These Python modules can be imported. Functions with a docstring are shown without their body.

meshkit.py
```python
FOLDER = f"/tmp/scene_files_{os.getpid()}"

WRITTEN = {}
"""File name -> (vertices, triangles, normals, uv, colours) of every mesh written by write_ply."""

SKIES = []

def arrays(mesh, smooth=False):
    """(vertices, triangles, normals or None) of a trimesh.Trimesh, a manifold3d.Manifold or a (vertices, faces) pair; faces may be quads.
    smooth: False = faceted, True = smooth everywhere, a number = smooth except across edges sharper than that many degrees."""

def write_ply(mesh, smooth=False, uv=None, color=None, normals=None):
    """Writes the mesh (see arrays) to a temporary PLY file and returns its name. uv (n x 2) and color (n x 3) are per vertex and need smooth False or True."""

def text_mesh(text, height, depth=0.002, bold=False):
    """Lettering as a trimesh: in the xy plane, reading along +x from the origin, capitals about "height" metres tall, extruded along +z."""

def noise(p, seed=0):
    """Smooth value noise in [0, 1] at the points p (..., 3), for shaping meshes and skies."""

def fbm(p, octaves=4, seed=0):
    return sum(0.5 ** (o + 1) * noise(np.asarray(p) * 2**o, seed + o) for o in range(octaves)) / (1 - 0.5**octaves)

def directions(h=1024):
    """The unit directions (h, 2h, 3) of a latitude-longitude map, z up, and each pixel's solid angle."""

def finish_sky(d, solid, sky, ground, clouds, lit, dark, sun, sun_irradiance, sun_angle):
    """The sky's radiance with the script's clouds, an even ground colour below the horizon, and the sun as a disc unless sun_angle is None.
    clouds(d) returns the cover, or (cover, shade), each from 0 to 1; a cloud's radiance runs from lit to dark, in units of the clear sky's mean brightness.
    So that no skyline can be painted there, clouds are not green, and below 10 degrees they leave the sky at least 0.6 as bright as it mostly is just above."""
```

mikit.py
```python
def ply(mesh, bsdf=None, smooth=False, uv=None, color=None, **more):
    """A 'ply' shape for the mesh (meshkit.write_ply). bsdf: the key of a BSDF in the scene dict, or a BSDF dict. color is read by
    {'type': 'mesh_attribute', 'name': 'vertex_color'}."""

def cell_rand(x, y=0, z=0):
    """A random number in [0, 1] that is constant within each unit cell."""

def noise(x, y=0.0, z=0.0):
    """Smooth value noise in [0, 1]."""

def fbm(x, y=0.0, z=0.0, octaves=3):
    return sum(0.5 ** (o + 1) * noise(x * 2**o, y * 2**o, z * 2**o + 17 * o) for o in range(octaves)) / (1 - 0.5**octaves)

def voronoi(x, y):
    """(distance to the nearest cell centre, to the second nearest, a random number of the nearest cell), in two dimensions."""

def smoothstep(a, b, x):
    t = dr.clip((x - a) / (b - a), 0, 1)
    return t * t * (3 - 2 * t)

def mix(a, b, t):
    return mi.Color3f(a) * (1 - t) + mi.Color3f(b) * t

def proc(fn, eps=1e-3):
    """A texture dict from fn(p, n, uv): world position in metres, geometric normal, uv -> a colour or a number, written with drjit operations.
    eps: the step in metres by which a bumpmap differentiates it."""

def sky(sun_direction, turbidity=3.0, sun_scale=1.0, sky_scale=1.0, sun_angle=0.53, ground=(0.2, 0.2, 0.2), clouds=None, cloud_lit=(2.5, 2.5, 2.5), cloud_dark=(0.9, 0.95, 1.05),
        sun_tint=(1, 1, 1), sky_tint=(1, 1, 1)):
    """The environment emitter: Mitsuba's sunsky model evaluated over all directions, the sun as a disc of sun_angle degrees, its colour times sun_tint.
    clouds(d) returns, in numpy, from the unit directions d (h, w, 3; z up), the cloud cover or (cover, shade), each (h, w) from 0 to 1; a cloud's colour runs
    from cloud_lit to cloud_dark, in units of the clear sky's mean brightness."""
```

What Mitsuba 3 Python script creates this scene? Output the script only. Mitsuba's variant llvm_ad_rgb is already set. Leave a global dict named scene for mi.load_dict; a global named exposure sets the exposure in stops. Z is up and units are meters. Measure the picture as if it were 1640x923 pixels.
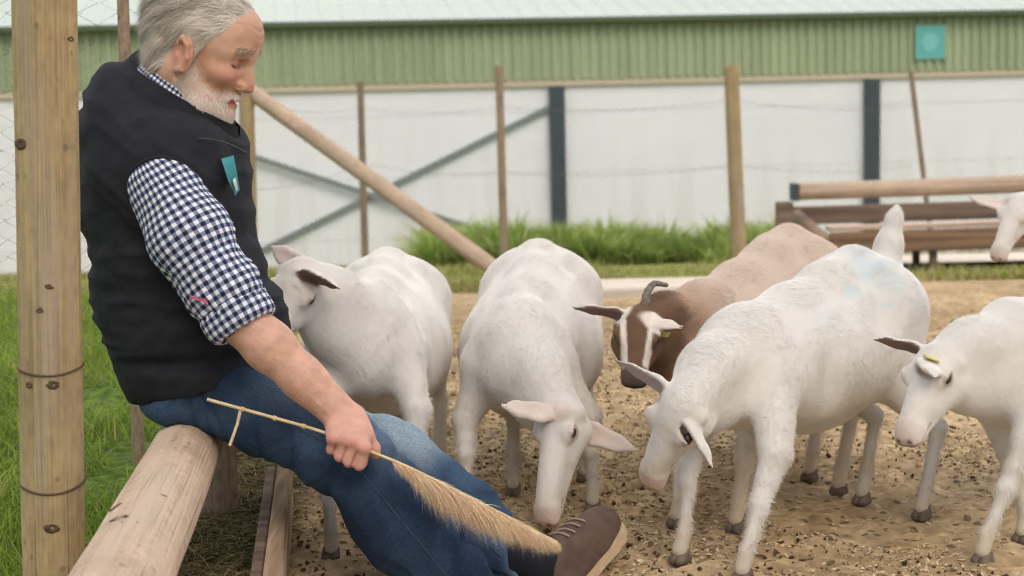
import math
import numpy as np
import trimesh
import drjit as dr
import mitsuba as mi
import mikit
import meshkit
from mikit import proc, noise, fbm, voronoi, cell_rand, smoothstep, mix
from scipy.spatial import cKDTree

T = mi.ScalarTransform4f
scene, labels = {}, {}

# ---------------------------------------------------------------- camera, sky, exposure
EYE = np.array([0.0, 0.0, 0.93])
FOCAL = 2500.0                      # in pixels of the 1640 x 923 photograph
HORIZON, ROLL = 158.0, math.radians(1.4)
PITCH = math.atan((461.5 - HORIZON) / FOCAL)
_f = np.array([0, math.cos(PITCH), -math.sin(PITCH)])
_r0, _u0 = np.array([1.0, 0, 0]), np.array([0, math.sin(PITCH), math.cos(PITCH)])
CAM_R = _r0 * math.cos(ROLL) - _u0 * math.sin(ROLL)
CAM_U = _u0 * math.cos(ROLL) + _r0 * math.sin(ROLL)
CAM_F = _f
scene['camera'] = {
    'type': 'thinlens', 'to_world': T().look_at(origin=EYE.tolist(), target=(EYE + CAM_F).tolist(), up=CAM_U.tolist()),
    'fov': 2 * math.degrees(math.atan(820.0 / FOCAL)), 'fov_axis': 'x',
    'aperture_radius': 0.0058, 'focus_distance': 3.1, 'near_clip': 0.05, 'far_clip': 400.0}
scene['daylight'] = mikit.sky((0.30, -0.85, 0.95), turbidity=3, sun_scale=0.30, sun_angle=34, sun_tint=(.955, .985, 1.085), clouds=lambda d: 1.0, cloud_lit=(2.42, 2.43, 2.52))
exposure = 1.9


def ray(px, py):
    """The direction through a pixel of the photograph (scaled so that it goes one metre along the view)."""
    return CAM_F + CAM_R * (px - 820) / FOCAL + CAM_U * (461.5 - py) / FOCAL


def at(px, py, d):
    """The point that stands at depth y = d behind a pixel of the photograph."""
    r = ray(px, py)
    return EYE + r * (d / r[1])


def ground_z(x, y):
    """The paddock is level near the camera and falls away gently towards the shed."""
    y = np.asarray(y, float)
    return np.interp(y, [-20, 5, 8, 10, 12, 14, 18.5, 60], [0, 0, -.10, -.24, -.38, -.58, -1.05, -1.4]) + 0 * np.asarray(x, float)


def on_ground(px, py):
    r = ray(px, py)
    t = (0 - EYE[2]) / r[2]
    for _ in range(30):
        p = EYE + r * t
        t += (p[2] - ground_z(p[0], p[1])) / max(-r[2], .02) * .6
    return EYE + r * t


def unit(v):
    v = np.asarray(v, float)
    return v / np.linalg.norm(v)


# ---------------------------------------------------------------- scene bookkeeping
def key_for(name, parent=None):
    k = f'{parent}__{name}' if parent else name
    if k not in scene and k not in labels:
        return k
    i = 1
    while f'{k}_{i:03d}' in scene or f'{k}_{i:03d}' in labels:
        i += 1
    return f'{k}_{i:03d}'


def obj(name, mesh, bsdf, parent=None, label=None, cat=None, group=None, kind=None, smooth=False, uv=None, color=None):
    k = key_for(name, parent)
    scene[k] = mikit.ply(mesh, bsdf, smooth=smooth, uv=uv, color=color)
    tag(k, label, cat, group, kind)
    return k


def tag(k, label=None, cat=None, group=None, kind=None):
    d = {a: b for a, b in (('label', label), ('category', cat), ('group', group), ('kind', kind)) if b}
    if d:
        labels[k] = d
    return k


def thing(name, label, cat, group=None):
    return tag(key_for(name), label, cat, group)


# ---------------------------------------------------------------- mesh helpers
def box(a, b, bevel=0.0):
    """Axis-aligned box from corner a to corner b with bevelled edges."""
    a, b = np.minimum(a, b).astype(float), np.maximum(a, b).astype(float)
    if bevel <= 0:
        return trimesh.creation.box(bounds=[a, b])
    pts = []
    for sx in (0, 1):
        for sy in (0, 1):
            for sz in (0, 1):
                c = np.array([(a, b)[sx][0], (a, b)[sy][1], (a, b)[sz][2]])
                s = np.array([1 - 2 * sx, 1 - 2 * sy, 1 - 2 * sz]) * bevel
                for k in range(3):
                    m = s.copy(); m[k] = 0
                    pts.append(c + m)
    return trimesh.convex.convex_hull(np.array(pts))


def beam(p0, p1, w, h, up=(0, 0, 1), bevel=.004):
    """A squared timber from p0 to p1, w wide and h high."""
    p0, p1 = np.asarray(p0, float), np.asarray(p1, float)
    L = np.linalg.norm(p1 - p0)
    x = (p1 - p0) / L
    y = unit(np.cross(up, x)); z = np.cross(x, y)
    m = box((0, -w / 2, -h / 2), (L, w / 2, h / 2), bevel)
    M = np.eye(4); M[:3, 0], M[:3, 1], M[:3, 2], M[:3, 3] = x, y, z, p0
    m.apply_transform(M)
    return m


def tube(path, radii, sides=12, caps=True, wob=0.0, seed=0, bulge=None):
    """A round, slightly irregular pole along a polyline; returns (mesh, uv) with u round it and v along it in metres."""
    p = np.asarray(path, float)
    r = np.broadcast_to(np.asarray(radii, float), (len(p),))
    t = np.gradient(p, axis=0); t /= np.linalg.norm(t, axis=1, keepdims=True)
    ref = np.array([0, 0, 1.0]) if abs(t[0][2]) < .9 else np.array([0, -1.0, 0])
    a = np.cross(t, ref); a /= np.linalg.norm(a, axis=1, keepdims=True)
    b = np.cross(t, a)
    ang = np.linspace(0, 2 * np.pi, sides + 1)
    s = np.concatenate([[0], np.cumsum(np.linalg.norm(np.diff(p, axis=0), axis=1))])
    R = np.repeat(r[:, None], sides + 1, 1)
    ring = np.stack([np.cos(ang), np.sin(ang)], 1)
    if wob:
        q = np.stack([np.broadcast_to(ring[:, 0] * 1.3, R.shape), np.broadcast_to(ring[:, 1] * 1.3, R.shape), np.broadcast_to(s[:, None] * 2.2, R.shape)], -1)
        R = R * (1 + wob * (meshkit.fbm(q + seed * 7.3 + 50, 3, seed) - .5) * 2)
    if bulge is not None:
        R = R * (1 + bulge(s[:, None], ang[None]))
    v = p[:, None] + R[..., None] * (np.cos(ang)[None, :, None] * a[:, None] + np.sin(ang)[None, :, None] * b[:, None])
    n, c = len(p), sides + 1
    i, j = np.meshgrid(np.arange(n - 1), np.arange(sides), indexing='ij')
    q = np.stack([i * c + j, i * c + j + 1, (i + 1) * c + j + 1, (i + 1) * c + j], -1).reshape(-1, 4)
    f = np.vstack([q[:, [0, 1, 2]], q[:, [0, 2, 3]]])
    V = v.reshape(-1, 3)
    UV = np.stack([np.broadcast_to(ang / (2 * np.pi), (n, c)), np.broadcast_to(s[:, None], (n, c))], -1).reshape(-1, 2)
    if caps:
        for e, flip in ((0, 1), (n - 1, 0)):
            ringv = v[e]
            # a slightly rounded end: an inner ring, then the centre
            out = t[e] * (-1 if e == 0 else 1)
            inner = p[e] + (ringv - p[e]) * .86 + out * r[e] * .07
            k0 = len(V)
            V = np.vstack([V, ringv, inner, [p[e] + out * r[e] * .075]])
            UV = np.vstack([UV, np.stack([ang / (2 * np.pi), np.full(c, 50.)], 1), np.stack([ang / (2 * np.pi), np.full(c, 50.)], 1), [[.5, 50.]]])
            jj = np.arange(sides)
            g = np.vstack([np.stack([k0 + jj, k0 + jj + 1, k0 + c + jj + 1], 1), np.stack([k0 + jj, k0 + c + jj + 1, k0 + c + jj], 1),
                           np.stack([k0 + c + jj, k0 + c + jj + 1, np.full(sides, k0 + 2 * c)], 1)])
            f = np.vstack([f, g[:, ::-1] if flip else g])
    m = trimesh.Trimesh(V, f, process=False)
    return m, UV


def line(p0, p1, n):
    return np.linspace(np.asarray(p0, float), np.asarray(p1, float), n)


def strips(roots, dirs, lengths, widths, side, bend, segs=2, rng=None):
    """Many tapered blades: two triangles a segment, bending along the vectors "bend"."""
    n = len(roots)
    ts = np.linspace(0, 1, segs + 1)
    L, W = np.asarray(lengths)[:, None, None], np.asarray(widths)[:, None, None]
    c = roots[:, None] + dirs[:, None] * L * ts[None, :, None] + bend[:, None] * L * (ts ** 2)[None, :, None]
    w = W * (1 - ts ** 1.6)[None, :, None] * .5
    lft, rgt = c - side[:, None] * w, c + side[:, None] * w
    per = 2 * segs + 1
    v = np.empty((n, per, 3))
    v[:, 0:2 * segs:2], v[:, 1:2 * segs:2], v[:, -1] = lft[:, :-1], rgt[:, :-1], c[:, -1]
    f = []
    for k in range(segs - 1):
        f += [[2 * k, 2 * k + 1, 2 * k + 3], [2 * k, 2 * k + 3, 2 * k + 2]]
    f += [[2 * segs - 2, 2 * segs - 1, 2 * segs]]
    f = (np.array(f)[None] + (np.arange(n) * per)[:, None, None]).reshape(-1, 3)
    return trimesh.Trimesh(v.reshape(-1, 3), f, process=False), per


# ---------------------------------------------------------------- soft bodies: blended signed distances, meshed by surface nets
class Flesh:
    def __init__(self):
        self.prims = []

    def _add(self, fn, lo, hi, k, sub=False):
        self.prims.append((fn, np.asarray(lo, float), np.asarray(hi, float), k, sub))

    def cone(self, a, b, ra, rb, k=.02, flat=None, sub=False):
        """A limb from a to b that tapers from ra to rb; flat=(axis, s) squeezes it along an axis to 1/s."""
        a, b = np.asarray(a, float), np.asarray(b, float)
        ab = b - a
        m = max(ra, rb)

        def fn(p):
            q = p - a
            t = np.clip(q @ ab / max(ab @ ab, 1e-12), 0, 1)
            e = q - t[..., None] * ab
            if flat is None:
                return np.sqrt(np.einsum('...i,...i', e, e)) - (ra + (rb - ra) * t)
            n, s = flat
            h = e @ n
            L = np.sqrt(np.maximum(np.einsum('...i,...i', e, e) - h * h, 0) + (h * s) ** 2)
            g = np.sqrt(np.maximum(np.einsum('...i,...i', e, e) - h * h, 0) + (h * s * s) ** 2) / np.maximum(L, 1e-9)
            return (L - (ra + (rb - ra) * t)) / np.maximum(g, 1)
        self._add(fn, np.minimum(a, b) - m, np.maximum(a, b) + m, k, sub)
        return self

    def chain(self, pts, rs, k=.02, **kw):
        for i in range(len(pts) - 1):
            self.cone(pts[i], pts[i + 1], rs[i], rs[i + 1], k, **kw)
        return self

    def ell(self, c, r, R=None, k=.02, sub=False):
        """An ellipsoid; the columns of R are its axes."""
        c, r = np.asarray(c, float), np.asarray(r, float)
        R = np.eye(3) if R is None else np.asarray(R, float)

        def fn(p):
            q = (p - c) @ R
            k0 = np.sqrt(np.sum((q / r) ** 2, -1))
            k1 = np.sqrt(np.sum((q / r ** 2) ** 2, -1))
            return np.where(k1 > 1e-9, k0 * (k0 - 1) / np.maximum(k1, 1e-9), -r.min())
        ext = np.sqrt(((R * r) ** 2).sum(1))
        self._add(fn, c - ext, c + ext, k, sub)
        return self

    def field(self, h, clip=None):
        lo = np.min([p[1] for p in self.prims if not p[4]], 0) - 4 * h
        hi = np.max([p[2] for p in self.prims if not p[4]], 0) + 4 * h
        if clip is not None:
            lo, hi = np.maximum(lo, clip[0]), np.minimum(hi, clip[1])
        n = np.ceil((hi - lo) / h).astype(int) + 1
        F = np.full(n, 1.0, np.float32)
        ax = [lo[i] + h * np.arange(n[i]) for i in range(3)]
        for fn, a, b, k, sub in self.prims:
            pad = k + 3 * h
            s = [slice(max(0, int((a[i] - pad - lo[i]) / h)), max(0, min(n[i], int((b[i] + pad - lo[i]) / h) + 2))) for i in range(3)]
            if any(x.stop <= x.start for x in s):
                continue
            P = np.stack(np.meshgrid(*[ax[i][s[i]] for i in range(3)], indexing='ij'), -1)
            d = fn(P).astype(np.float32)
            A = F[s[0], s[1], s[2]]
            if sub:
                hh = np.clip(.5 - .5 * (A + d) / k, 0, 1)
                F[s[0], s[1], s[2]] = A + (-d - A) * hh + k * hh * (1 - hh)
            else:
                hh = np.clip(.5 + .5 * (d - A) / k, 0, 1)
                F[s[0], s[1], s[2]] = d + (A - d) * hh - k * hh * (1 - hh)
        return F, lo

    def mesh(self, h, smooth_iters=2, clip=None, carve=None):
        F, lo = self.field(h, clip)
        if carve is not None:
            F = carve(F, lo, h)
        return surface_nets(F, lo, h, smooth_iters)


def surface_nets(F, lo, h, smooth_iters=2):
    n = np.array(F.shape)
    s = F < 0
    c = np.zeros(n - 1, np.uint8)
    corners = [(i, j, k) for i in (0, 1) for j in (0, 1) for k in (0, 1)]
    for i, j, k in corners:
        c += s[i:n[0] - 1 + i, j:n[1] - 1 + j, k:n[2] - 1 + k]
    cells = np.argwhere((c > 0) & (c < 8))
    idx = np.full(n - 1, -1, np.int64)
    idx[tuple(cells.T)] = np.arange(len(cells))
    val = np.stack([F[tuple((cells + o).T)] for o in corners], 1)
    acc, cnt = np.zeros((len(cells), 3)), np.zeros(len(cells))
    co = np.array(corners, float)
    for a in range(8):
        for b in range(a + 1, 8):
            if np.abs(co[a] - co[b]).sum() != 1:
                continue
            m = (val[:, a] < 0) != (val[:, b] < 0)
            t = val[m, a] / (val[m, a] - val[m, b])
            acc[m] += co[a] + (co[b] - co[a]) * t[:, None]
            cnt[m] += 1
    V = lo + h * (cells + acc / cnt[:, None])
    faces = []
    for ax in range(3):
        u, v = [(1, 2), (2, 0), (0, 1)][ax]
        a = [slice(0, n[i]) for i in range(3)]
        b = list(a)
        a[ax], b[ax] = slice(0, n[ax] - 1), slice(1, n[ax])
        A, B = s[tuple(a)], s[tuple(b)]
        e = np.argwhere(A != B)
        e = e[(e[:, u] > 0) & (e[:, v] > 0) & (e[:, u] < n[u] - 1) & (e[:, v] < n[v] - 1)]
        inside = A[tuple(e.T)]
        du, dv = np.zeros(3, int), np.zeros(3, int)
        du[u], dv[v] = 1, 1
        q = np.stack([idx[tuple((e - du - dv).T)], idx[tuple((e - dv).T)], idx[tuple(e.T)], idx[tuple((e - du).T)]], 1)
        q[~inside] = q[~inside][:, ::-1]
        faces.append(q)
    Q = np.vstack(faces)
    Q = Q[(Q >= 0).all(1)]
    f = np.vstack([Q[:, [0, 1, 2]], Q[:, [0, 2, 3]]])
    m = trimesh.Trimesh(V, f, process=False)
    if smooth_iters:
        E = np.vstack([Q[:, [0, 1]], Q[:, [1, 2]], Q[:, [2, 3]], Q[:, [3, 0]]])
        deg = np.bincount(E.ravel(), minlength=len(V)).astype(float)[:, None]
        deg[deg == 0] = 1
        import scipy.sparse as sp
        Adj = sp.coo_matrix((np.ones(2 * len(E)), (np.r_[E[:, 0], E[:, 1]], np.r_[E[:, 1], E[:, 0]])), (len(V), len(V))).tocsr()
        X = V
        for it in range(smooth_iters):
            for lam in (.5, -.52):
                X = X + lam * (Adj @ X / deg - X)
        m = trimesh.Trimesh(X, f, process=False)
    return m


def vnormals(m):
    v, f, n = meshkit.arrays(m, True)
    return n


# ---------------------------------------------------------------- materials
def rgb(*c):
    return {'type': 'rgb', 'value': list(c)}


def principled(base, rough=.6, two=True, bump=None, scale=1.0, **kw):
    b = {'type': 'principled', 'base_color': base if isinstance(base, dict) else rgb(*base), 'roughness': rough, 'specular': kw.pop('specular', .4), **kw}
    if bump is not None:
        b = {'type': 'bumpmap', 'arbitrary': bump, 'scale': scale, 'bsdf': b}
    return {'type': 'twosided', 'bsdf': b} if two else b


VC = {'type': 'mesh_attribute', 'name': 'vertex_color'}


def wood_fn(light, dark, stripe=1.0, grey=None, end=(.34, .25, .17)):
    """Long grain on poles whose uv is (turn, metres along); the cut ends carry v = 50."""
    def fn(p, n, uv):
        u, v = uv.x, uv.y
        g = fbm(dr.cos(u * 6.2832) * 9 * stripe + 30, dr.sin(u * 6.2832) * 9 * stripe + 30, v * 2.0, 4)
        f = noise(dr.cos(u * 6.2832) * 34 * stripe + 90, dr.sin(u * 6.2832) * 34 * stripe + 90, v * 5.0)
        s = fbm(dr.cos(u * 6.2832) * 2 + 5, dr.sin(u * 6.2832) * 2 + 5, v * 1.6 + 9, 3)
        c = mix(dark, light, smoothstep(.2, .75, .6 * g + .4 * noise(p.x * 130, p.y * 130, p.z * 40)))
        c = c * (0.86 + .22 * f) * (.86 + .28 * fbm(p.x * 14, p.y * 14, p.z * 9, 3))
        spot = noise(p.x * 75, p.y * 75, p.z * 45)
        crack = noise(dr.cos(u * 6.2832) * 19 + 60, dr.sin(u * 6.2832) * 19 + 60, v * 1.5 + 3)
        c = c * (1 - .5 * smoothstep(.79, .86, crack))
        c = c * (.80 + .36 * fbm(p.x * 5 + 3, p.y * 5, p.z * 5, 2))
        c = c * (1 - .35 * smoothstep(.80, .93, spot))
        if grey is not None:
            c = mix(c, grey, smoothstep(.42, .68, s))
        return dr.select(v > 40, mi.Color3f(end) * (.7 + .6 * noise(p.x * 90, p.y * 90, p.z * 90)), c)
    return proc(fn)


def grain_bump(p, n, uv):
    return noise(dr.cos(uv.x * 6.2832) * 26 + 30, dr.sin(uv.x * 6.2832) * 26 + 30, uv.y * 4.0) + .5 * fbm(p.x * 60, p.y * 60, p.z * 60, 2)


scene['post_wood'] = principled(wood_fn((.48, .36, .19), (.35, .26, .145), 1.0, (.39, .315, .22)), .75, bump=proc(grain_bump), scale=.0035)
scene['rail_wood'] = principled(wood_fn((.58, .45, .34), (.45, .335, .245), .8, (.52, .42, .33)), .75, bump=proc(grain_bump), scale=.003)
scene['pole_wood'] = principled(wood_fn((.40, .30, .21), (.25, .18, .125), 1.2), .75)
scene['grey_pole_wood'] = principled(wood_fn((.33, .25, .18), (.2, .145, .1), 1.2), .8)
scene['knot_wood'] = principled(proc(lambda p, n, uv: mix((.06, .035, .022), (.16, .095, .06), noise(p.x * 110, p.y * 110, p.z * 110))), .8)


def plank_fn(light, dark):
    def fn(p, n, uv):
        g = fbm(p.x * 1.3, p.y * 40, p.z * 46, 4)
        s = fbm(p.x * 2.2, p.y * 2.2 + 4, p.z * 9, 3)
        return mix(dark, light, smoothstep(.3, .7, g)) * (.7 + .6 * s)
    return proc(fn)


def board_fn(p, n, uv):
    g = fbm(p.x * 40, p.y * 2.0, p.z * 40, 4)
    s = fbm(p.x * 5, p.y * 3, p.z * 5, 3)
    return mix((.25, .17, .11), (.48, .36, .255), smoothstep(.3, .72, g)) * (.65 + .65 * s)


scene['board_wood'] = principled(proc(board_fn), .85)
scene['plank_wood'] = principled(plank_fn((.29, .18, .11), (.16, .095, .058)), .8)
scene['grey_plank_wood'] = principled(plank_fn((.24, .175, .135), (.13, .092, .07)), .8)
scene['pale_plank_wood'] = principled(plank_fn((.58, .45, .36), (.44, .33, .26)), .8)
scene['wire'] = principled((.2, .19, .18), .45, metallic=.6)
scene['rust_wire'] = principled((.12, .075, .045), .6, metallic=.3)


def ground_fn(p, n, uv):
    x, y = p.x, p.y
    big = fbm(x * 1.4 + 3, y * 1.1, 0.0, 3)
    mid = fbm(x * 9, y * 7, 2.0, 3)
    fine = noise(x * 60, y * 55, 1.0)
    d, d2, r = voronoi(x * 32, y * 32)
    soil = mix((.315, .228, .128), (.505, .385, .235), smoothstep(.25, .75, .5 * big + .5 * mid))
    soil = soil * (.72 + .5 * fine) * (.66 + .62 * fbm(x * 1.1 + 20, y * .8 + 7, 0.0, 2))
    soil = dr.select((d < .27) & (r > .82), soil * .42, soil)
    soil = dr.select((d < .25) & (r < .12), mix(soil, (.55, .42, .25), .7), soil)
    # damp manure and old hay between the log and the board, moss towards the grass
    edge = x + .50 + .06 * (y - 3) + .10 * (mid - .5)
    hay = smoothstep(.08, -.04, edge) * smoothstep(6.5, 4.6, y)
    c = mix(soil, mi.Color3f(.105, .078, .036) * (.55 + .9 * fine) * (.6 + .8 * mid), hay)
    turf = smoothstep(.0, -.12, x + .70 + .05 * (y - 3) + .1 * (mid - .5))
    far = smoothstep(9.0, 9.8, y + .8 * (big - .5))
    c = mix(c, mi.Color3f(.10, .16, .03) * (.5 + .8 * fine), dr.maximum(turf, 0))
    c = mix(c, mi.Color3f(.20, .22, .07) * (.6 + .7 * fine), far)
    return c


def ground_bump(p, n, uv):
    d, d2, r = voronoi(p.x * 32, p.y * 32)
    return fbm(p.x * 14, p.y * 14, 0.0, 4) + .12 * smoothstep(.45, .1, d) * r


scene['paddock_soil'] = principled(proc(ground_fn), .95, bump=proc(ground_bump, 2e-3), scale=.022, specular=.15)
scene['apron_concrete'] = principled(proc(lambda p, n, uv: mix((.50, .44, .38), (.64, .57, .50), fbm(p.x * 4, p.y * 4, 0., 4))), .9)
scene['grass_blades'] = {'type': 'principledthin', 'base_color': VC, 'roughness': .5, 'diff_trans': .6, 'spec_trans': 0.0}
scene['chip'] = principled(VC, .9, specular=.2)
scene['straw'] = principled(VC, .7, specular=.3)


def panel_fn(p, n, uv):
    s = fbm(p.x * .7, 4.0, p.z * 1.8, 4)
    st = fbm(p.x * 9, 4.0, p.z * .7, 3)
    low = smoothstep(.9, -.9, p.z) * smoothstep(.35, .75, st)
    c = mix((.785, .825, .88), (.845, .875, .925), s)
    return mix(c, (.60, .56, .48), .35 * low)


scene['white_panel'] = principled(proc(panel_fn), .7)
scene['green_steel'] = principled(proc(lambda p, n, uv: mix((.315, .385, .24), (.38, .455, .295), fbm(p.x * .8, 3., p.z * 1.5, 4)) * (.9 + .2 * noise(p.x * 12, 0., p.z * .8))), .5, specular=.4)
scene['gutter_green'] = principled((.085, .125, .065), .5)
scene['roof_steel'] = principled(proc(lambda p, n, uv: mix((.47, .555, .505), (.54, .62, .57), fbm(p.x * .5, p.y * .5, 0., 3))), .5)
scene['trim_tan'] = principled((.56, .50, .38), .6)
scene['column_steel'] = principled((.055, .075, .09), .5)
scene['brace_steel'] = principled((.21, .25, .25), .5)
scene['sign_teal'] = principled((.13, .46, .45), .45)
scene['sign_pale'] = principled((.20, .55, .56), .5)
scene['sign_edge'] = principled((.24, .42, .30), .5)

# animals and people
def fur_bump(p, n, uv):
    a = fbm(p.x * 70 + p.z * 30, p.y * 70, p.z * 28, 3)
    return .6 * a + .3 * noise(p.x * 260, p.y * 260, p.z * 120)


scene['goat_coat'] = principled(VC, .85, bump=proc(fur_bump), scale=.0026, specular=.15, sheen=.4)
scene['goat_hair'] = principled(VC, .8, specular=.2, sheen=.3)
scene['goat_eye'] = principled((.025, .014, .008), .08, specular=.6, clearcoat=1.0, clearcoat_gloss=.95)
scene['hoof'] = principled(proc(lambda p, n, uv: mix((.07, .052, .04), (.20, .155, .115), fbm(p.x * 70, p.y * 70, p.z * 70, 3))), .6)
scene['horn'] = principled(proc(lambda p, n, uv: mix((.10, .082, .068), (.24, .205, .17), noise(p.x * 150, p.y * 150, p.z * 220))), .55)
scene['tag_yellow'] = principled((.52, .46, .10), .5)


def skin_bump(p, n, uv):
    return fbm(p.x * 240, p.y * 240, p.z * 240, 2)


scene['skin'] = principled(VC, .5, bump=proc(skin_bump, 5e-4), scale=.0005, specular=.35)
scene['human_hair'] = principled(VC, .45, specular=.4)
scene['vest_fabric'] = principled(proc(lambda p, n, uv: mix((.012, .0135, .0185), (.024, .026, .034), fbm(p.x * 40, p.y * 40, p.z * 40, 3))), .78, bump=proc(lambda p, n, uv: fbm(p.x * 380, p.y * 380, p.z * 380, 2)), scale=.0008, sheen=.25, specular=.2)
scene['vest_seam'] = principled((.05, .052, .06), .6)
scene['emblem_teal'] = principled((.045, .27, .31), .7)
scene['emblem_white'] = principled((.62, .72, .74), .6)
scene['stitch_pink'] = principled((.62, .10, .20), .6)


def check_fn(p, n, uv):
    a = dr.floor(uv.x / .0078); b = dr.floor(uv.y / .0078)
    ea, eb = (a - 2 * dr.floor(a / 2)) > .5, (b - 2 * dr.floor(b / 2)) > .5
    w = .92 + .16 * noise(uv.x * 900, uv.y * 900, 0.)
    c = dr.select(ea & eb, mi.Color3f(.016, .02, .05), dr.select(ea | eb, mi.Color3f(.20, .235, .37), mi.Color3f(.78, .79, .82)))
    return c * w


scene['check_shirt'] = principled(proc(check_fn), .8, specular=.2)


def denim_fn(p, n, uv):
    w = noise(uv.x * 700 + uv.y * 700, uv.x * 90 - uv.y * 90, 0.)
    big = fbm(p.x * 9, p.y * 9, p.z * 9, 3)
    fade_and_light = uv.x
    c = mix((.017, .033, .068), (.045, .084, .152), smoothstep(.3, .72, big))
    c = mix(c, (.24, .32, .40), fade_and_light)  # pale mix: washed fade together with painted light from above
    return c * (.7 + .6 * noise(p.x * 420, p.y * 420, p.z * 420))


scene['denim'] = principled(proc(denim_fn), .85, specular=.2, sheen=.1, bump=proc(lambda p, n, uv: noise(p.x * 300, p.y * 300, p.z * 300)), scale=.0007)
scene['denim_seam'] = principled((.035, .055, .09), .85)
scene['sock_knit'] = principled((.010, .013, .021), .9)
scene['suede'] = principled(proc(lambda p, n, uv: mix((.075, .046, .037), (.15, .10, .08), fbm(p.x * 40, p.y * 40, p.z * 40, 4))), .85, sheen=.4, specular=.2)
scene['sole_cream'] = principled(proc(lambda p, n, uv: mix((.42, .30, .18), (.60, .46, .30), fbm(p.x * 60, p.y * 60, p.z * 60, 3))), .8)
scene['lace'] = principled((.34, .24, .2), .8)
scene['eye_white'] = principled((.55, .5, .47), .2)
scene['eye_dark'] = principled((.02, .014, .01), .15)


# ================================================================ the setting: ground
def sheet(xs, ys, zf):
    X, Y = np.meshgrid(xs, ys)
    V = np.stack([X, Y, zf(X, Y)], -1).reshape(-1, 3)
    nx, ny = len(xs), len(ys)
    i, j = np.meshgrid(np.arange(ny - 1), np.arange(nx - 1), indexing='ij')
    q = np.stack([i * nx + j, i * nx + j + 1, (i + 1) * nx + j + 1, (i + 1) * nx + j], -1).reshape(-1, 4)
    return trimesh.Trimesh(V, np.vstack([q[:, [0, 1, 2]], q[:, [0, 2, 3]]]), process=False)


_pg = np.random.default_rng(90)
_py = 2.4 + 4.5 * _pg.random(420) ** 1.3
PITS = cKDTree(np.stack([-.45 + (1.7 + .3 * (_py - 2.4)) * _pg.random(420), _py], 1))


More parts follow.
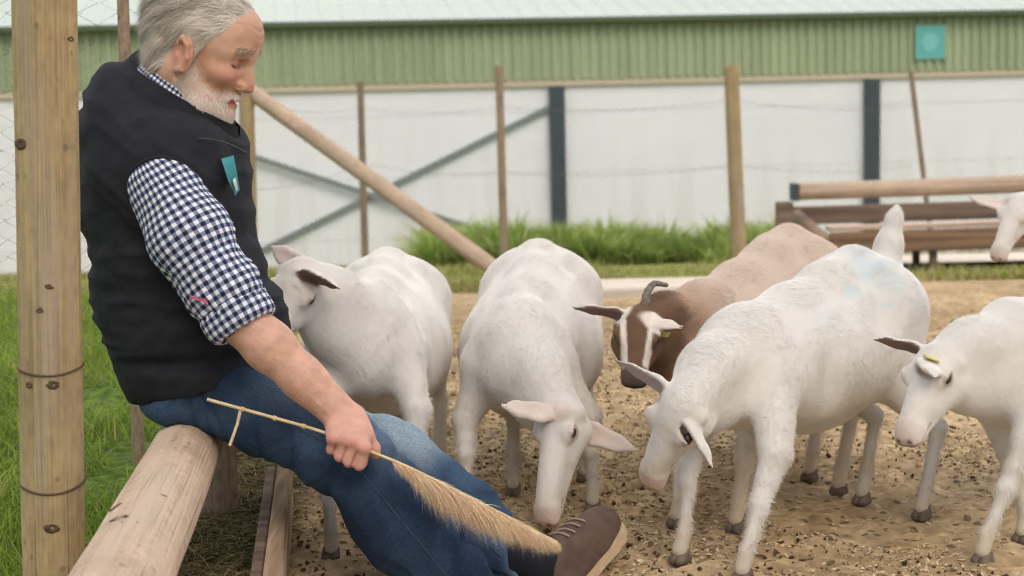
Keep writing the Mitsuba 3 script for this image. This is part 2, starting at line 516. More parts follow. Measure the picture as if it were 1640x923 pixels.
def relief(X, Y):
    """Trodden, crumbly soil: humps, hoof pits and clods near the camera."""
    q = np.stack([X, Y, 0 * X], -1)
    near = np.clip((9 - Y) / 3, 0, 1) * np.clip((Y - 1.2) / .6, 0, 1)
    z = .030 * (meshkit.fbm(q * 2.2 + 11, 3, 1) - .5) + .020 * (meshkit.fbm(q * 9 + 31, 3, 2) - .5) + .012 * (meshkit.noise(q * 38, 3) - .5)
    dd, _ = PITS.query(np.stack([np.ravel(X), np.ravel(Y)], 1))
    dd = dd.reshape(np.shape(X))
    z = z + .006 * np.exp(-((dd - .036) / .012) ** 2) - .017 * np.exp(-(dd / .024) ** 2)
    return z * near


def ground_height(X, Y):
    return ground_z(X, Y) + relief(X, Y)


gx = np.unique(np.round(np.concatenate([np.linspace(-120, -6, 20), np.linspace(-6, -2, 25), np.arange(-2, 2.6, .018), np.linspace(2.6, 7, 25), np.linspace(7, 120, 20)]), 4))
gy = np.unique(np.round(np.concatenate([np.linspace(-40, 0, 10), np.linspace(0, 2.2, 12), np.arange(2.2, 6, .018), np.arange(6, 10, .06), np.linspace(10, 20, 40), np.linspace(20, 160, 20)]), 4))
obj('ground', sheet(gx, gy, ground_height), 'paddock_soil', label='trodden brown paddock soil littered with chips and droppings', kind='structure', smooth=True)

rng = np.random.default_rng(5)

# the pale apron behind the trough and the low slab edge in the middle distance
a0, a1 = at(1250, 400, 10.5)[0], 8.0
ap = sheet(np.linspace(a0, a1, 20), np.array([10.55, 11, 12, 12.9]), lambda X, Y: ground_z(X, Y) + .03)
obj('apron', ap, 'apron_concrete', label='pale concrete apron in front of the shed', kind='structure')
s0, s1 = at(880, 470, 8)[0], at(1330, 470, 8)[0]
obj('concrete_slab', box((s0, 7.98, -.30), (s1, 8.42, -.055), .012), 'apron_concrete', label='low pale slab edge lying across the paddock behind the brown goat', cat='slab')

# ================================================================ the shed
SO, SD = np.array([-2.73, 17.5]), np.array([8.9, 1.3]) / math.hypot(8.9, 1.3)
SN = np.array([SD[1], -SD[0]])
Z_EAVE, Z_CLAD, Z_BASE = 1.79, 1.13, -1.35


def S(u, w, z):
    u, w, z = np.broadcast_arrays(np.asarray(u, float), np.asarray(w, float), np.asarray(z, float))
    return np.stack([SO[0] + SD[0] * u + SN[0] * w, SO[1] + SD[1] * u + SN[1] * w, z], -1)


SM = np.eye(4)
SM[:2, 0], SM[:2, 1], SM[:2, 3] = SD, SN, SO
# box(u, w, z) in the shed's own axes; determinant is negative, so the faces are turned round
def sbox(a, b, bevel=.004):
    m = box(a, b, bevel)
    m.apply_transform(SM)
    return m


def corrugated(u0, u1, pitch, depth, p0, p1):
    """A trapezoid-profile sheet between two lines p0(u), p1(u), standing out by its profile along the shed's outward w."""
    n = int((u1 - u0) / pitch)
    us, ws = [], []
    for i in range(n):
        b = u0 + i * pitch
        for f, w in ((0, 0), (.46, 0), (.56, 1), (.90, 1)):
            us.append(b + f * pitch); ws.append(w * depth)
    us.append(u0 + n * pitch); ws.append(0)
    us, ws = np.array(us), np.array(ws)
    A, B = p0(us, ws), p1(us, ws)
    V = np.vstack([A, B]); k = len(us)
    i = np.arange(k - 1)
    return trimesh.Trimesh(V, np.vstack([np.stack([i, i + 1, k + i + 1], 1), np.stack([i, k + i + 1, k + i], 1)]), process=False)


shed = thing('shed', 'long white farm shed with green corrugated band and pale roof behind the paddock', 'shed')
obj('cladding', corrugated(-10, 14, .112, .032, lambda u, w: S(u, w + .035, Z_CLAD), lambda u, w: S(u, w + .035, Z_EAVE)), 'green_steel', shed, label='green corrugated steel band under the eave')
cols = [-7.96, -4.2, -.44, 3.32, 7.08, 10.84]
edges = [-10.0] + cols + [14.0]
rows = [Z_BASE, -.62, .07, .76, Z_CLAD - .012]
for i in range(len(edges) - 1):
    for j in range(4):
        obj('wall_panel', sbox((edges[i] + .004, -.10, rows[j] + .0015), (edges[i + 1] - .002, 0, rows[j + 1] - .0015), .003), 'white_panel', shed)
obj('backing', sbox((-10, -.2, Z_BASE), (14, -.104, Z_EAVE), 0), 'white_panel', shed)
obj('trim', sbox((-10, .004, Z_CLAD - .075), (14, .05, Z_CLAD - .006), .006), 'trim_tan', shed)
obj('gutter', sbox((-10, .07, Z_EAVE - .035), (14, .20, Z_EAVE + .035), .012), 'gutter_green', shed)
tanr = math.tan(math.radians(13))
obj('roof', corrugated(-10.2, 14.2, .25, .014, lambda u, w: S(u, .16, Z_EAVE + .045 + w), lambda u, w: S(u, -14, Z_EAVE + .045 + w + tanr * 14.16)), 'roof_steel', shed)
for u in cols:
    obj('column', sbox((u - .085, .004, Z_BASE), (u + .085, .115, Z_CLAD - .08), .008), 'column_steel', shed)
ub = -.44
zb0, zb1 = -.93, .87


def sbeam(u0, z0, u1, z1, w, wd):
    m = beam(S(u0, w, z0), S(u1, w, z1), .03, wd, up=(0, 0, 1))
    return m


obj('brace', sbeam(-.30, -.80, 3.22, .81, .045, .062), 'brace_steel', shed)
obj('brace', sbeam(-.30, .42, 3.22, -.86, .085, .062), 'brace_steel', shed)

# the small teal sign on the band
t = at(1490, 68, 18.55)
ut = (np.array(t[:2]) - SO) @ SD
zs = t[2]
sg = thing('sign', 'small square teal sign on the green band of the shed', 'sign')
obj('board', sbox((ut - .195, .071, zs - .205), (ut + .195, .085, zs + .205), .004), 'sign_edge', sg)
obj('face', sbox((ut - .18, .0855, zs - .19), (ut + .165, .091, zs + .19), .002), 'sign_teal', sg)
ring = trimesh.creation.cylinder(.105, .004, sections=40)
ring.apply_transform(trimesh.transformations.rotation_matrix(math.pi / 2, (1, 0, 0)))
ring.apply_translation((ut - .01, .094, zs + .0))
ring.apply_transform(SM)
obj('emblem', ring, 'sign_pale', sg)

# ================================================================ far paddock fence
def pole_line(p_top, p_bot, d, w, extra=.0, n=10, d_bot=None, seed=0, wob=.05, taper=.9):
    a, b = at(*p_top, d), at(*p_bot, d_bot or d)
    r = w / FOCAL * d / 2
    b = b + (b - a) * extra
    return tube(line(b, a, n), np.linspace(r, r * taper, n), 14, True, wob, seed)


fence = thing('paddock_fence', 'sparse pole fence with a slanting brace pole crossing in front of the shed', 'fence')
def fpost(mat, lab, *a, **k):
    m, uv = pole_line(*a, **k)
    return obj('post', m, mat, fence, label=lab, uv=uv, smooth=True)


fpost('post_wood', 'tan post just in front of the chest of the seated man', (394, 128), (402, 478), 9.0, 27, seed=1)
fpost('grey_pole_wood', 'thin grey post behind the slanting brace', (577, 131), (585, 420), 14.2, 12, extra=.2, seed=2)
fpost('pole_wood', 'thin reddish post above the second white goat', (799, 106), (808, 425), 12.2, 14, extra=.1, seed=3)
fpost('post_wood', 'thickest pale post behind the brown goat', (1171, 106), (1184, 432), 12.0, 26, extra=.05, seed=4)
fpost('grey_pole_wood', 'thin leaning stake above the trough', (1459, 117), (1496, 420), 13.2, 9, extra=.1, seed=5)
m, uv = pole_line((400, 146), (835, 462), 9.0, 27, seed=6, n=24, wob=.06, taper=.95, d_bot=8.7)
obj('brace_pole', m, 'rail_wood', fence, label='slanting peeled brace pole', uv=uv, smooth=True)
w_pts = [at(394, 165, 9), at(577, 172, 14.2), at(800, 172, 12.2), at(1173, 160, 12), at(1464, 170, 13.2)]
for dz in (0, -.5):
    for i in range(len(w_pts) - 1):
        ts = np.linspace(0, 1, 9)[:, None]
        p = w_pts[i] * (1 - ts) + w_pts[i + 1] * ts + np.array([0, 0, 1.0]) * (dz - .05 * 4 * ts * (1 - ts))
        m, _ = tube(p, .0018, 5, False)
        obj('strand', m, 'wire', fence)

# ================================================================ feeding trough on the right
tr = thing('feed_trough', 'long wooden trough with a pole rail behind the standing goats', 'trough')
TX = lambda px, d=10.0: at(px, 350, d)[0]
m, uv = tube(line((TX(1276), 10.02, .292), (3.9, 10.1, .305), 24), .056, 16, True, .05, 8)
obj('pole_rail', m, 'rail_wood', tr, uv=uv, smooth=True, label='round peeled pole along the top of the trough')
obj('end_cap', box((TX(1268), 9.96, .235), (TX(1279) + .002, 10.09, .345), .006), 'column_steel', tr)
obj('end_post', box((TX(1246), 10.0, -.45), (TX(1271), 10.12, .225), .008), 'grey_plank_wood', tr)
obj('side_plank', beam((TX(1284), 10.42, .105), (3.9, 10.46, .115), .035, .12), 'grey_plank_wood', tr, label='grey back plank')
obj('side_plank', beam((TX(1322), 9.86, -.032), (3.9, 9.93, -.022), .04, .135), 'plank_wood', tr, label='brown front plank')
obj('ledge', beam((TX(1320), 9.895, .060), (3.9, 9.965, .07), .115, .03), 'pale_plank_wood', tr, label='pale worn ledge along the front plank')
obj('bottom_board', beam((TX(1322), 10.16, -.095), (3.9, 10.2, -.085), .50, .025), 'plank_wood', tr)
m, uv = tube(line((TX(1288), 10.3, .115), (TX(1318), 9.86, -.03), 8), .045, 12, True, .06, 9)
obj('end_log', m, 'pole_wood', tr, uv=uv, smooth=True)
for px in (1491, 1800):
    obj('leg', box((TX(px) - .022, 9.92, -.40), (TX(px) + .022, 9.965, -.10), .004), 'grey_plank_wood', tr)
    obj('leg', box((TX(px) - .022, 10.34, -.40), (TX(px) + .022, 10.385, -.10), .004), 'grey_plank_wood', tr)

# ================================================================ foreground: post, log rail, netting, board
def knot(p, n_out, axis, size, parent, seed=0):
    """A dark oval knot, slightly sunk rim and proud heart, on a pole."""
    n_out, axis = unit(n_out), unit(axis)
    side = np.cross(axis, n_out)
    ang = np.linspace(0, 2 * np.pi, 19)[:-1]
    g = np.random.default_rng(seed)
    rr = 1 + .25 * (np.interp(np.arange(18), [0, 4, 8, 13, 18], np.append(g.standard_normal(4), 0)) + .35 * g.standard_normal(18))
    rings = [p + n_out * o + (side * (np.cos(ang) * rr)[:, None] * s * 1.25 + axis * (np.sin(ang) * rr)[:, None] * s * .8) for o, s in ((-.005, size * 1.08), (.0012, size), (.0014, size * .62), (.0006, size * .3))]
    V = np.vstack(rings + [[p - n_out * .001]])
    f = []
    for r in range(3):
        for i in range(18):
            j = (i + 1) % 18
            f += [[r * 18 + i, r * 18 + j, r * 18 + 18 + j], [r * 18 + i, r * 18 + 18 + j, r * 18 + 18 + i]]
    f += [[54 + i, 54 + (i + 1) % 18, 72] for i in range(18)]
    obj('knot', trimesh.Trimesh(V, f, process=False), 'knot_wood', parent, smooth=True)


post = thing('round_post', 'thick round yellowish timber post at the left edge of the picture', 'post')
PD = 2.62
ptop, pbot = at(70, -60, PD), at(89, 1010, PD)
pl = line(pbot, ptop, 60)
m, uv = tube(pl, .0525, 40, True, .035, 21)
obj('shaft', m, 'post_wood', post, uv=uv, smooth=True)


def post_at(py):
    k = (py + 60) / 1070
    return ptop * (1 - k) + pbot * k


for py, dz in ((577, .004), (766, .005)):
    c = post_at(py)
    a = np.linspace(0, 2 * np.pi, 40)
    loop = np.stack([c[0] + .0542 * np.cos(a), c[1] + .0542 * np.sin(a), c[2] + dz * np.sin(a * 2 + 1)], 1)
    m, _ = tube(loop, .0019, 6, False)
    obj('wire_wrap', m, 'rust_wire', post)
for px, py, s in ((45, 217, .011), (92, 440, .0075), (98, 825, .010), (58, 596, .008), (100, 596, .008), (118, 60, .006), (78, 477, .005)):
    c = post_at(py)
    off = (px - (70 + 19 * (py + 60) / 1070)) / FOCAL * PD
    ny = -math.sqrt(max(.0525 ** 2 - off ** 2, 1e-6))
    n_out = unit((off, ny, 0))
    knot(c + n_out * .0525, n_out, (0, 0, 1), s, post, int(px))

rail = thing('log_rail', 'stout peeled log rail that the man sits on', 'log')
L0, L1 = np.array([-.520, 1.75, .270]), np.array([-.700, 3.62, .272])
npt = 50
lr = np.linspace(.0715, .060, npt)
m, uv = tube(line(L0, L1, npt), lr, 44, True, .045, 33)
obj('shaft', m, 'rail_wood', rail, uv=uv, smooth=True)
ldir = unit(L1 - L0)
for px, py, s in ((190, 832, .012), (207, 838, .0095), (186, 812, .008), (262, 795, .004)):
    r = ray(px, py)
    best = None
    for tt in np.linspace(1.8, 3.5, 1500):
        q = EYE + r * tt
        e = q - L0; e = e - ldir * (e @ ldir)
        if np.linalg.norm(e) < .067:
            best = (q, e); break
    if best:
        knot(best[0], best[1], ldir, s, rail, int(px))
for yy in (1.95, 3.5):
    c = L0 + (L1 - L0) * (yy - L0[1]) / (L1[1] - L0[1])
    m, uv = tube(line((c[0], c[1], -.3), (c[0], c[1], .215), 8), .05, 16, True, .05, 3)
    obj('support', m, 'grey_pole_wood', rail, uv=uv, smooth=True)

# wire netting between the thick post and a thin stake behind the man's back
net = thing('wire_netting', 'thin wire netting strung behind the thick post', 'netting')
m, uv = pole_line((196, -20), (223, 760), 4.0, 21, seed=11, extra=.05)
obj('stake', m, 'pole_wood', net, uv=uv, smooth=True)
sx = at(205, 300, 4.0)[0]
A, B = np.array([sx, 3.98]), np.array([sx + .22, 4.2])
A2 = np.array([sx - 2.2, 3.9])


def netting(P, Q, z0, z1, cell, r):
    """Chain link: zig-zag wires side by side, each hooked into the next."""
    L = np.linalg.norm(Q - P)
    dirn = (Q - P) / L
    nrm = np.array([-dirn[1], dirn[0]])
    out = []
    n = int(L / cell)
    k = int((z1 - z0) / cell)
    g = np.random.default_rng(3)
    for i in range(n + 1):
        for ph in (0,):
            zz = z0 + np.arange(2 * k + 1) * cell / 2
            sgn = np.where((np.arange(2 * k + 1) + i) % 2 == 0, 0, 1.0)
            uu = (i + sgn) * cell + .004 * g.standard_normal(2 * k + 1)
            ww = .004 * np.where(np.arange(2 * k + 1) % 4 < 2, 1, -1) + .015 * np.sin(uu * 3 + zz * 4)
            pts = np.stack([P[0] + dirn[0] * uu + nrm[0] * ww, P[1] + dirn[1] * uu + nrm[1] * ww, zz + .004 * g.standard_normal(2 * k + 1)], 1)
            out.append(tube(pts, r, 4, False)[0])
    return trimesh.util.concatenate(out)


obj('netting_panel', netting(A, B, .02, 1.25, .045, .0009), 'wire', net)
obj('netting_panel', netting(A2, A, .02, 1.25, .045, .0009), 'wire', net)

bd = thing('wooden_board', 'narrow weathered board set on edge between the log and the soil', 'board')
obj('board', beam((-.392, 2.3, .05), (-.531, 3.52, .06), .030, .14, bevel=.004), 'board_wood', bd)
obj('shade_board', beam((-.421, 2.3, .035), (-.560, 3.50, .045), .022, .13, bevel=.003), 'grey_plank_wood', bd, label='darker board added for the shaded stripe beside the pale one')  # added second board; its dark tone stands for shade beside the pale board


# ================================================================ grass, hay, chips
def blades(name, label, xy, length, width, lean, cols, seed, segs=2, mat='grass_blades', lift=-.01):
    g = np.random.default_rng(seed)
    n = len(xy)
    root = np.stack([xy[:, 0], xy[:, 1], ground_height(xy[:, 0], xy[:, 1]) + lift], 1)
    a = g.uniform(0, 2 * np.pi, n)
    tilt = np.abs(g.normal(0, lean, n))
    d = np.stack([np.cos(a) * np.sin(tilt), np.sin(a) * np.sin(tilt), np.cos(tilt)], 1)
    b = np.stack([np.cos(a), np.sin(a), -.35 + 0 * a], 1) * g.uniform(.1, .75, n)[:, None]
    s = a + np.pi / 2 + g.normal(0, .5, n)
    side = np.stack([np.cos(s), np.sin(s), 0 * s], 1)
    m, per = strips(root, d, length * g.uniform(.5, 1.25, n), width * g.uniform(.6, 1.3, n), side, b, segs)
    w = g.random(n)[:, None]
    c = np.asarray(cols[0]) * (1 - w) + np.asarray(cols[1]) * w
    c = c * (.62 + .8 * meshkit.fbm(np.stack([xy[:, 0] * 3.1, xy[:, 1] * 2.3, 0 * a], 1) + seed, 3, seed))[:, None]
    dry = g.random(n) < cols[3]
    c[dry] = np.asarray(cols[2]) * g.uniform(.7, 1.2, (dry.sum(), 1))
    obj(name, m, mat, label=label, kind='stuff', color=np.repeat(c, per, 0))


g = np.random.default_rng(12)
# turf at the left, behind the post and the log
n = 64000
y = 2.3 + 7.2 * g.random(n) ** 1.5
x = -.735 - .05 * (y - 3) - (1.2 + .32 * (y - 2)) * g.random(n) ** .9
keep = meshkit.fbm(np.stack([x * 3, y * 3, 0 * x], 1), 3, 9) > .33
xy = np.stack([x, y], 1)[keep]
ln = .07 + .06 * meshkit.noise(np.stack([xy[:, 0] * 4, xy[:, 1] * 4, 0 * xy[:, 0]], 1), 4)
blades('grass', 'bright green grass behind the thick post and under the log', xy, ln, .0055, .45, ((.17, .28, .04), (.32, .43, .09), (.45, .40, .18), .08), 31, 3)
# short rough grass towards the shed
n = 46000
y = 8.7 + 8.6 * g.random(n) ** 1.3
x = (-.36 + .76 * g.random(n)) * y
keep = (meshkit.fbm(np.stack([x * .9, y * .9, 0 * x], 1), 3, 19) > .46) & ~((x > a0 - .1) & (y > 10.5) & (y < 12.95)) & ~((x > s0) & (x < s1) & (y < 8.5))
xy = np.stack([x, y], 1)[keep]
blades('field_grass', 'thin yellowish grass at the far side of the paddock', xy, .085, .012, .5, ((.26, .29, .08), (.42, .44, .14), (.55, .48, .26), .3), 32)
# tall weeds along the foot of the shed
n = 60000
y = 12.9 + 2.6 * g.random(n)
x = (-.050 + .230 * g.random(n)) * y
cl = .4 * meshkit.fbm(np.stack([x * 1.3, y * 1.2, 0 * x], 1), 3, 29) + .6 * meshkit.noise(np.stack([x * 4.2, y * 2.2, 0 * x], 1), 28)
keep = (cl > .36) & ((y > 13) | (x < a0 - .2))
xy, hgt = np.stack([x, y], 1)[keep], (.12 + .85 * np.clip(cl - .30, 0, .6))[keep]
blades('weeds', 'tall fresh green weeds along the foot of the white wall', xy, hgt * .9, .036, .65, ((.17, .30, .06), (.52, .62, .20), (.60, .58, .30), .16), 33, 3)
# old hay and manure between log and board
n = 7000
y = 2.3 + 2.2 * g.random(n)
x = -.115 * (y - 3) - .665 + .19 * g.random(n)
xy = np.stack([x, y], 1)


def litter(name, label, xy, size, flat, cols, seed, mat, sink=.2, aspect=(.5, 1)):
    """Small irregular crumbs lying on the soil, each an eight-faced lump."""
    g = np.random.default_rng(seed)
    n = len(xy)
    base = np.array([[1, 0, 0], [-1, 0, 0], [0, 1, 0], [0, -1, 0], [0, 0, 1], [0, 0, -1.0]])
    fc = np.array([[0, 2, 4], [2, 1, 4], [1, 3, 4], [3, 0, 4], [2, 0, 5], [1, 2, 5], [3, 1, 5], [0, 3, 5]])
    s = size * np.exp(np.clip(g.normal(0, .42, n), -1, .9))
    sc = np.stack([s, s * g.uniform(*aspect, n), s * flat * g.uniform(.5, 1.2, n)], 1)
    v = base[None] * sc[:, None] * g.uniform(.55, 1.25, (n, 6, 1)) + g.normal(0, .22, (n, 6, 3)) * sc[:, None]
    a, tl = g.uniform(0, 2 * np.pi, n), g.normal(0, .35, n)
    c_, s_ = np.cos(tl)[:, None], np.sin(tl)[:, None]
    v = np.stack([v[..., 0] * c_ - v[..., 2] * s_, v[..., 1], v[..., 0] * s_ + v[..., 2] * c_], -1)
    c_, s_ = np.cos(a)[:, None], np.sin(a)[:, None]
    v = np.stack([v[..., 0] * c_ - v[..., 1] * s_, v[..., 0] * s_ + v[..., 1] * c_, v[..., 2]], -1)
    z = ground_height(xy[:, 0], xy[:, 1]) + sc[:, 2] * (1 - 2 * sink)
    v = v + np.stack([xy[:, 0], xy[:, 1], z], 1)[:, None]
    f = (fc[None] + (np.arange(n) * 6)[:, None, None]).reshape(-1, 3)
    cols = np.asarray(cols)
    c = cols[g.integers(0, len(cols), n)] * g.uniform(.75, 1.25, (n, 1))
    obj(name, trimesh.Trimesh(v.reshape(-1, 3), f, process=False), mat, label=label, kind='stuff', color=np.repeat(c, 6, 0))


def stalks(name, label, xy, length, width, cols, seed, mat='straw', lift=.006):
    g = np.random.default_rng(seed)
    n = len(xy)
    a = g.uniform(0, 2 * np.pi, n); el = np.abs(g.normal(0, .22, n))
    d = np.stack([np.cos(a) * np.cos(el), np.sin(a) * np.cos(el), np.sin(el)], 1)
    root = np.stack([xy[:, 0], xy[:, 1], ground_height(xy[:, 0], xy[:, 1]) + lift * g.random(n)], 1)
    side = np.stack([-np.sin(a), np.cos(a), g.normal(0, .5, n)], 1)
    b = np.stack([-np.sin(a) * .3, np.cos(a) * .3, -.25 + 0 * a], 1) * g.uniform(-.5, 1, n)[:, None]
    m, per = strips(root, d, length * g.uniform(.4, 1.4, n), width * g.uniform(.6, 1.4, n), side, b, 2)
    cols = np.asarray(cols)
    c = cols[g.integers(0, len(cols), n)] * g.uniform(.7, 1.2, (n, 1))
    obj(name, m, mat, label=label, kind='stuff', color=np.repeat(c, per, 0))


stalks('hay', 'dark old hay trodden down between the log and the board', xy, .05, .003, ((.16, .12, .045), (.10, .085, .03), (.24, .19, .08), (.07, .06, .022), (.11, .12, .03)), 41)
n = 60000
y = 2.35 + 4.8 * g.random(n) ** 1.7
x = -.50 - .06 * (y - 3) + (1.75 + .28 * (y - 2.3)) * g.random(n)
keep = meshkit.fbm(np.stack([x * 2.5, y * 2.5, 0 * x], 1), 3, 49) > .40
xy = np.stack([x, y], 1)[keep]
litter('soil_clods', 'crumbs of brown soil scattered over the paddock', xy, .0037, .6, ((.36, .27, .16), (.50, .39, .25), (.26, .19, .11), (.60, .49, .34)), 42, 'chip')
n = 7500
y = 2.35 + 4.2 * g.random(n) ** 1.6
x = -.48 - .06 * (y - 3) + (1.75 + .28 * (y - 2.3)) * g.random(n)
keep = meshkit.fbm(np.stack([x * 1.8, y * 1.8, 0 * x], 1), 3, 59) > .42
litter('goat_droppings', 'dark dry droppings scattered over the paddock', np.stack([x, y], 1)[keep], .0038, .75, ((.095, .055, .028), (.12, .078, .04), (.06, .04, .022)), 43, 'chip', .1, (.7, 1))
n = 12000
y = 2.35 + 4.5 * g.random(n) ** 1.6
x = -.48 - .06 * (y - 3) + (1.75 + .28 * (y - 2.3)) * g.random(n)
keep = meshkit.fbm(np.stack([x * 1.8 + 40, y * 1.8, 0 * x], 1), 3, 69) > .47
litter('wood_chips', 'pale wood chips scattered over the paddock', np.stack([x, y], 1)[keep], .0046, .35, ((.52, .42, .28), (.58, .48, .33), (.44, .34, .21)), 44, 'chip', .15, (.22, .6))


# ================================================================ goats
UP = np.array([0, 0, 1.0])
WHITE = np.array([.665, .648, .615])


def lerp(a, b, t):
    return np.asarray(a) * (1 - t) + np.asarray(b) * t


def sm(a, b, x):
    t = np.clip((x - a) / (b - a), 0, 1)
    return t * t * (3 - 2 * t)


def seg_dist(p, a, b):
    ab = b - a
    t = np.clip((p - a) @ ab / (ab @ ab), 0, 1)
    return np.linalg.norm(p - a - t[:, None] * ab, axis=1), t


def goat(label, W, H, feet, poll, nose, right, ears, fat=1.0, tail=None, base=WHITE, paint=None, horns=None, tag_at=None, seed=0, h=.0048, hair=15000, group='white goats of the herd', legs_base=None, ear_w=.027, hs=1.14, headlen=None):
    """One goat. W, H: the back above the shoulders and above the hips; feet: (near fore, other fore, hind, other hind) as (side, point),
    side +1 for the goat's left; poll, nose: the two ends of the head; right: about where the goat's right side of the head faces."""
    W, H, poll, nose = (np.asarray(v, float) for v in (W, H, poll, nose))
    f = W - H; blen = np.linalg.norm(f[:2]); f = unit((f[0], f[1], 0)); l = np.cross(UP, f)
    z = UP
    B = Flesh()
    R = .132 * fat
    # trunk
    c1 = W - z * .135 - f * .005
    c2 = lerp(W, H, .42) - z * .168 * fat ** .5
    c3 = lerp(W, H, .78) - z * .160 * fat ** .5
    c4 = H - z * .115 - f * .03
    B.chain([c1, c2, c3, c4], [.118, R, R * .98, .105], .05)
    B.ell(lerp(c2, c3, .35) - z * .03, (blen * .42, .145 * fat, .122 * fat), np.stack([f, l, z], 1), .06)
    B.chain([W - z * .035 + f * .03, lerp(W, H, .35) - z * .042, lerp(W, H, .7) - z * .036, H - z * .032, H - f * .10 - z * .065], [.036, .040, .042, .040, .034], .05)
    for s in (1, -1):
        B.ell(H + l * s * .062 - z * .046 + f * .01, (.05, .027, .030), np.stack([f, l, z], 1), .032)
        B.cone(H + l * s * .05 - z * .11 - f * .02, H + l * s * .045 - z * .12 - f * .105, .075, .052, .05)
    for s in (1, -1):      # the hollow before the hip, the crease behind the shoulder
        B.ell(lerp(W, H, .80) + l * s * .150 * fat - z * .085, (.05, .030, .045), np.stack([f, l, z], 1), .05, sub=True)
        B.ell(lerp(W, H, .24) + l * s * .150 * fat - z * .16, (.018, .022, .09), np.stack([f, l, z], 1), .04, sub=True)
        B.cone(W + l * s * .030 - z * .030, W + l * s * .088 - z * .14 + f * .03, .028, .042, .035)
    # neck
    nb = W + f * .055 - z * .09
    nl = W + f * .075 - z * .165
    hf = unit(nose - poll); Lh = headlen or np.linalg.norm(nose - poll)
    right = np.asarray(right, float); hr = unit(right - hf * (right @ hf)); hu = np.cross(hr, hf)
    pn = poll - hu * .012 + hf * .012
    jaw = poll + hf * .045 - hu * .045
    mid = lerp(nb, pn, .5) + z * .012
    B.chain([nb, mid, pn], [.080, .056, .044], .045)
    B.chain([nl, lerp(nl, jaw, .5), jaw], [.074, .050, .033], .045)
    # head
    hp = lambda a, b, c: poll + hf * a + hr * b * hs + hu * c * hs
    hm = np.stack([hf, hr, hu], 1)
    B.ell(hp(.034, 0, -.020), (.056, .043, .046), hm, .02)
    B.cone(hp(.05, 0, -.006), hp(Lh - .036, 0, -.018), .035, .0255, .018)
    B.cone(hp(.045, 0, -.052), hp(Lh - .035, 0, -.040), .031, .0195, .018)
    for s in (1, -1):
        B.cone(hp(.042, s * .024, -.040), hp(.10, s * .012, -.036), .031, .020, .018)
        B.ell(hp(.060, s * .030, .002), (.024, .012, .017), hm, .014)
        B.chain([hp(.042, s * .0375, .002), hp(.051, s * .0415, .0095), hp(.064, s * .0425, .0105), hp(.077, s * .0385, .004)], [.003, .0048, .0046, .0025], .005)
        B.chain([hp(.044, s * .0375, -.004), hp(.060, s * .0405, -.0090), hp(.077, s * .0375, -.003)], [.0025, .0036, .0022], .005)
        B.cone(hp(Lh - .03, s * .010, -.022), hp(Lh - .012, s * .012, -.030), .019, .0155, .01)
    B.ell(hp(Lh - .016, 0, -.026), (.020, .0245, .0215), hm, .012)
    B.cone(hp(Lh - .04, 0, -.046), hp(Lh - .018, 0, -.044), .016, .0125, .010)
    # ears
    earp = []
    for s, (tip, nrm) in zip((1, -1), ears):
        b0 = hp(.014, s * .034, -.008)
        tip = np.asarray(tip, float)
        e = unit(tip - b0); L = np.linalg.norm(tip - b0)
        n = np.asarray(nrm, float); n = unit(n - e * (n @ e))
        sag = -n * L * .05
        ew = min(ear_w, .235 * L)
        pts = [b0, b0 + e * L * .22, b0 + e * L * .5 + sag, b0 + e * L * .78 + sag * .6, tip]
        B.chain(pts[:2], [.017, .019], .012)
        B.chain(pts[1:], [.016, ew, ew * .78, .006], .006, flat=(n, 2.7))
        B.chain([p + n * .0125 for p in (lerp(pts[1], pts[2], .6), pts[2], pts[3])], [.009, ew * .72, ew * .5], .006, flat=(n, 1.9), sub=True)
        earp.append((b0, tip, n, L, pts))
    # legs
    hooves = []
    for i, (s, F) in enumerate(feet):
        F = np.asarray(F, float)
        if i < 2:
            sh = W - z * .155 + l * s * .074 + f * .03
            el = W - z * .265 + l * (s * .052 + .62 * ((F - W) @ l)) + f * (.55 * ((F - W) @ f) - .006)
            fe = F + z * .055 - f * .008
            kn = lerp(el, fe, .50) + f * .005
            kn2 = lerp(kn, fe, .20) - f * .003
            B.chain([sh, el], [.052, .031], .035)
            B.chain([el, lerp(el, kn, .55), kn, kn2], [.031, .0205, .0185, .0165], .010)
            B.chain([kn2, lerp(kn2, fe, .5), fe], [.0150, .0118, .0150], .006)
        else:
            hj = H - z * .125 + l * s * .066 - f * .035
            st = H - z * .245 + l * s * .086 + f * .055
            hk = F + z * .185 - f * .058 + (l * s * .004)
            B.chain([hj, st], [.088, .060], .05)
            B.chain([H - z * .14 + l * s * .055 - f * .09, lerp(st, hk, .45) - f * .018], [.062, .040], .045)
            B.chain([st, lerp(st, hk, .55), hk], [.046, .0235, .0168], .02)
            B.cone(lerp(st, hk, .6) - f * .022, hk - f * .014 + z * .012, .014, .011, .014)
            fe = F + z * .062 - f * .012
            B.chain([hk, lerp(hk, fe, .5), fe], [.0160, .0122, .0152], .007)
        B.chain([fe, F + z * .026 + f * .006], [.0150, .0155], .006)
        hooves.append((F - z * .004, s))
    if tail is not None:
        t0, t1 = H - f * .140 - z * .045, np.asarray(tail, float)
        B.chain([t0, lerp(t0, t1, .4), lerp(t0, t1, .8), t1], [.044, .026, .014, .006], .03)
    m = B.mesh(h, 3)
    V = np.asarray(m.vertices)
    N = vnormals(m)
    # tufted coat: shallow relief that runs along the body, none on the face
    q = V @ np.stack([f, l, z], 1)
    dface = np.linalg.norm(V - hp(Lh * .55, 0, -.02), axis=1)
    cover = sm(.08, .16, dface)
    rl = (meshkit.fbm(q * [26, 34, 40] + seed * 9.1, 3, seed) - .5) * .0016 + (meshkit.fbm(q * [6, 9, 7] + seed * 3.1, 2, seed + 5) - .5) * .007
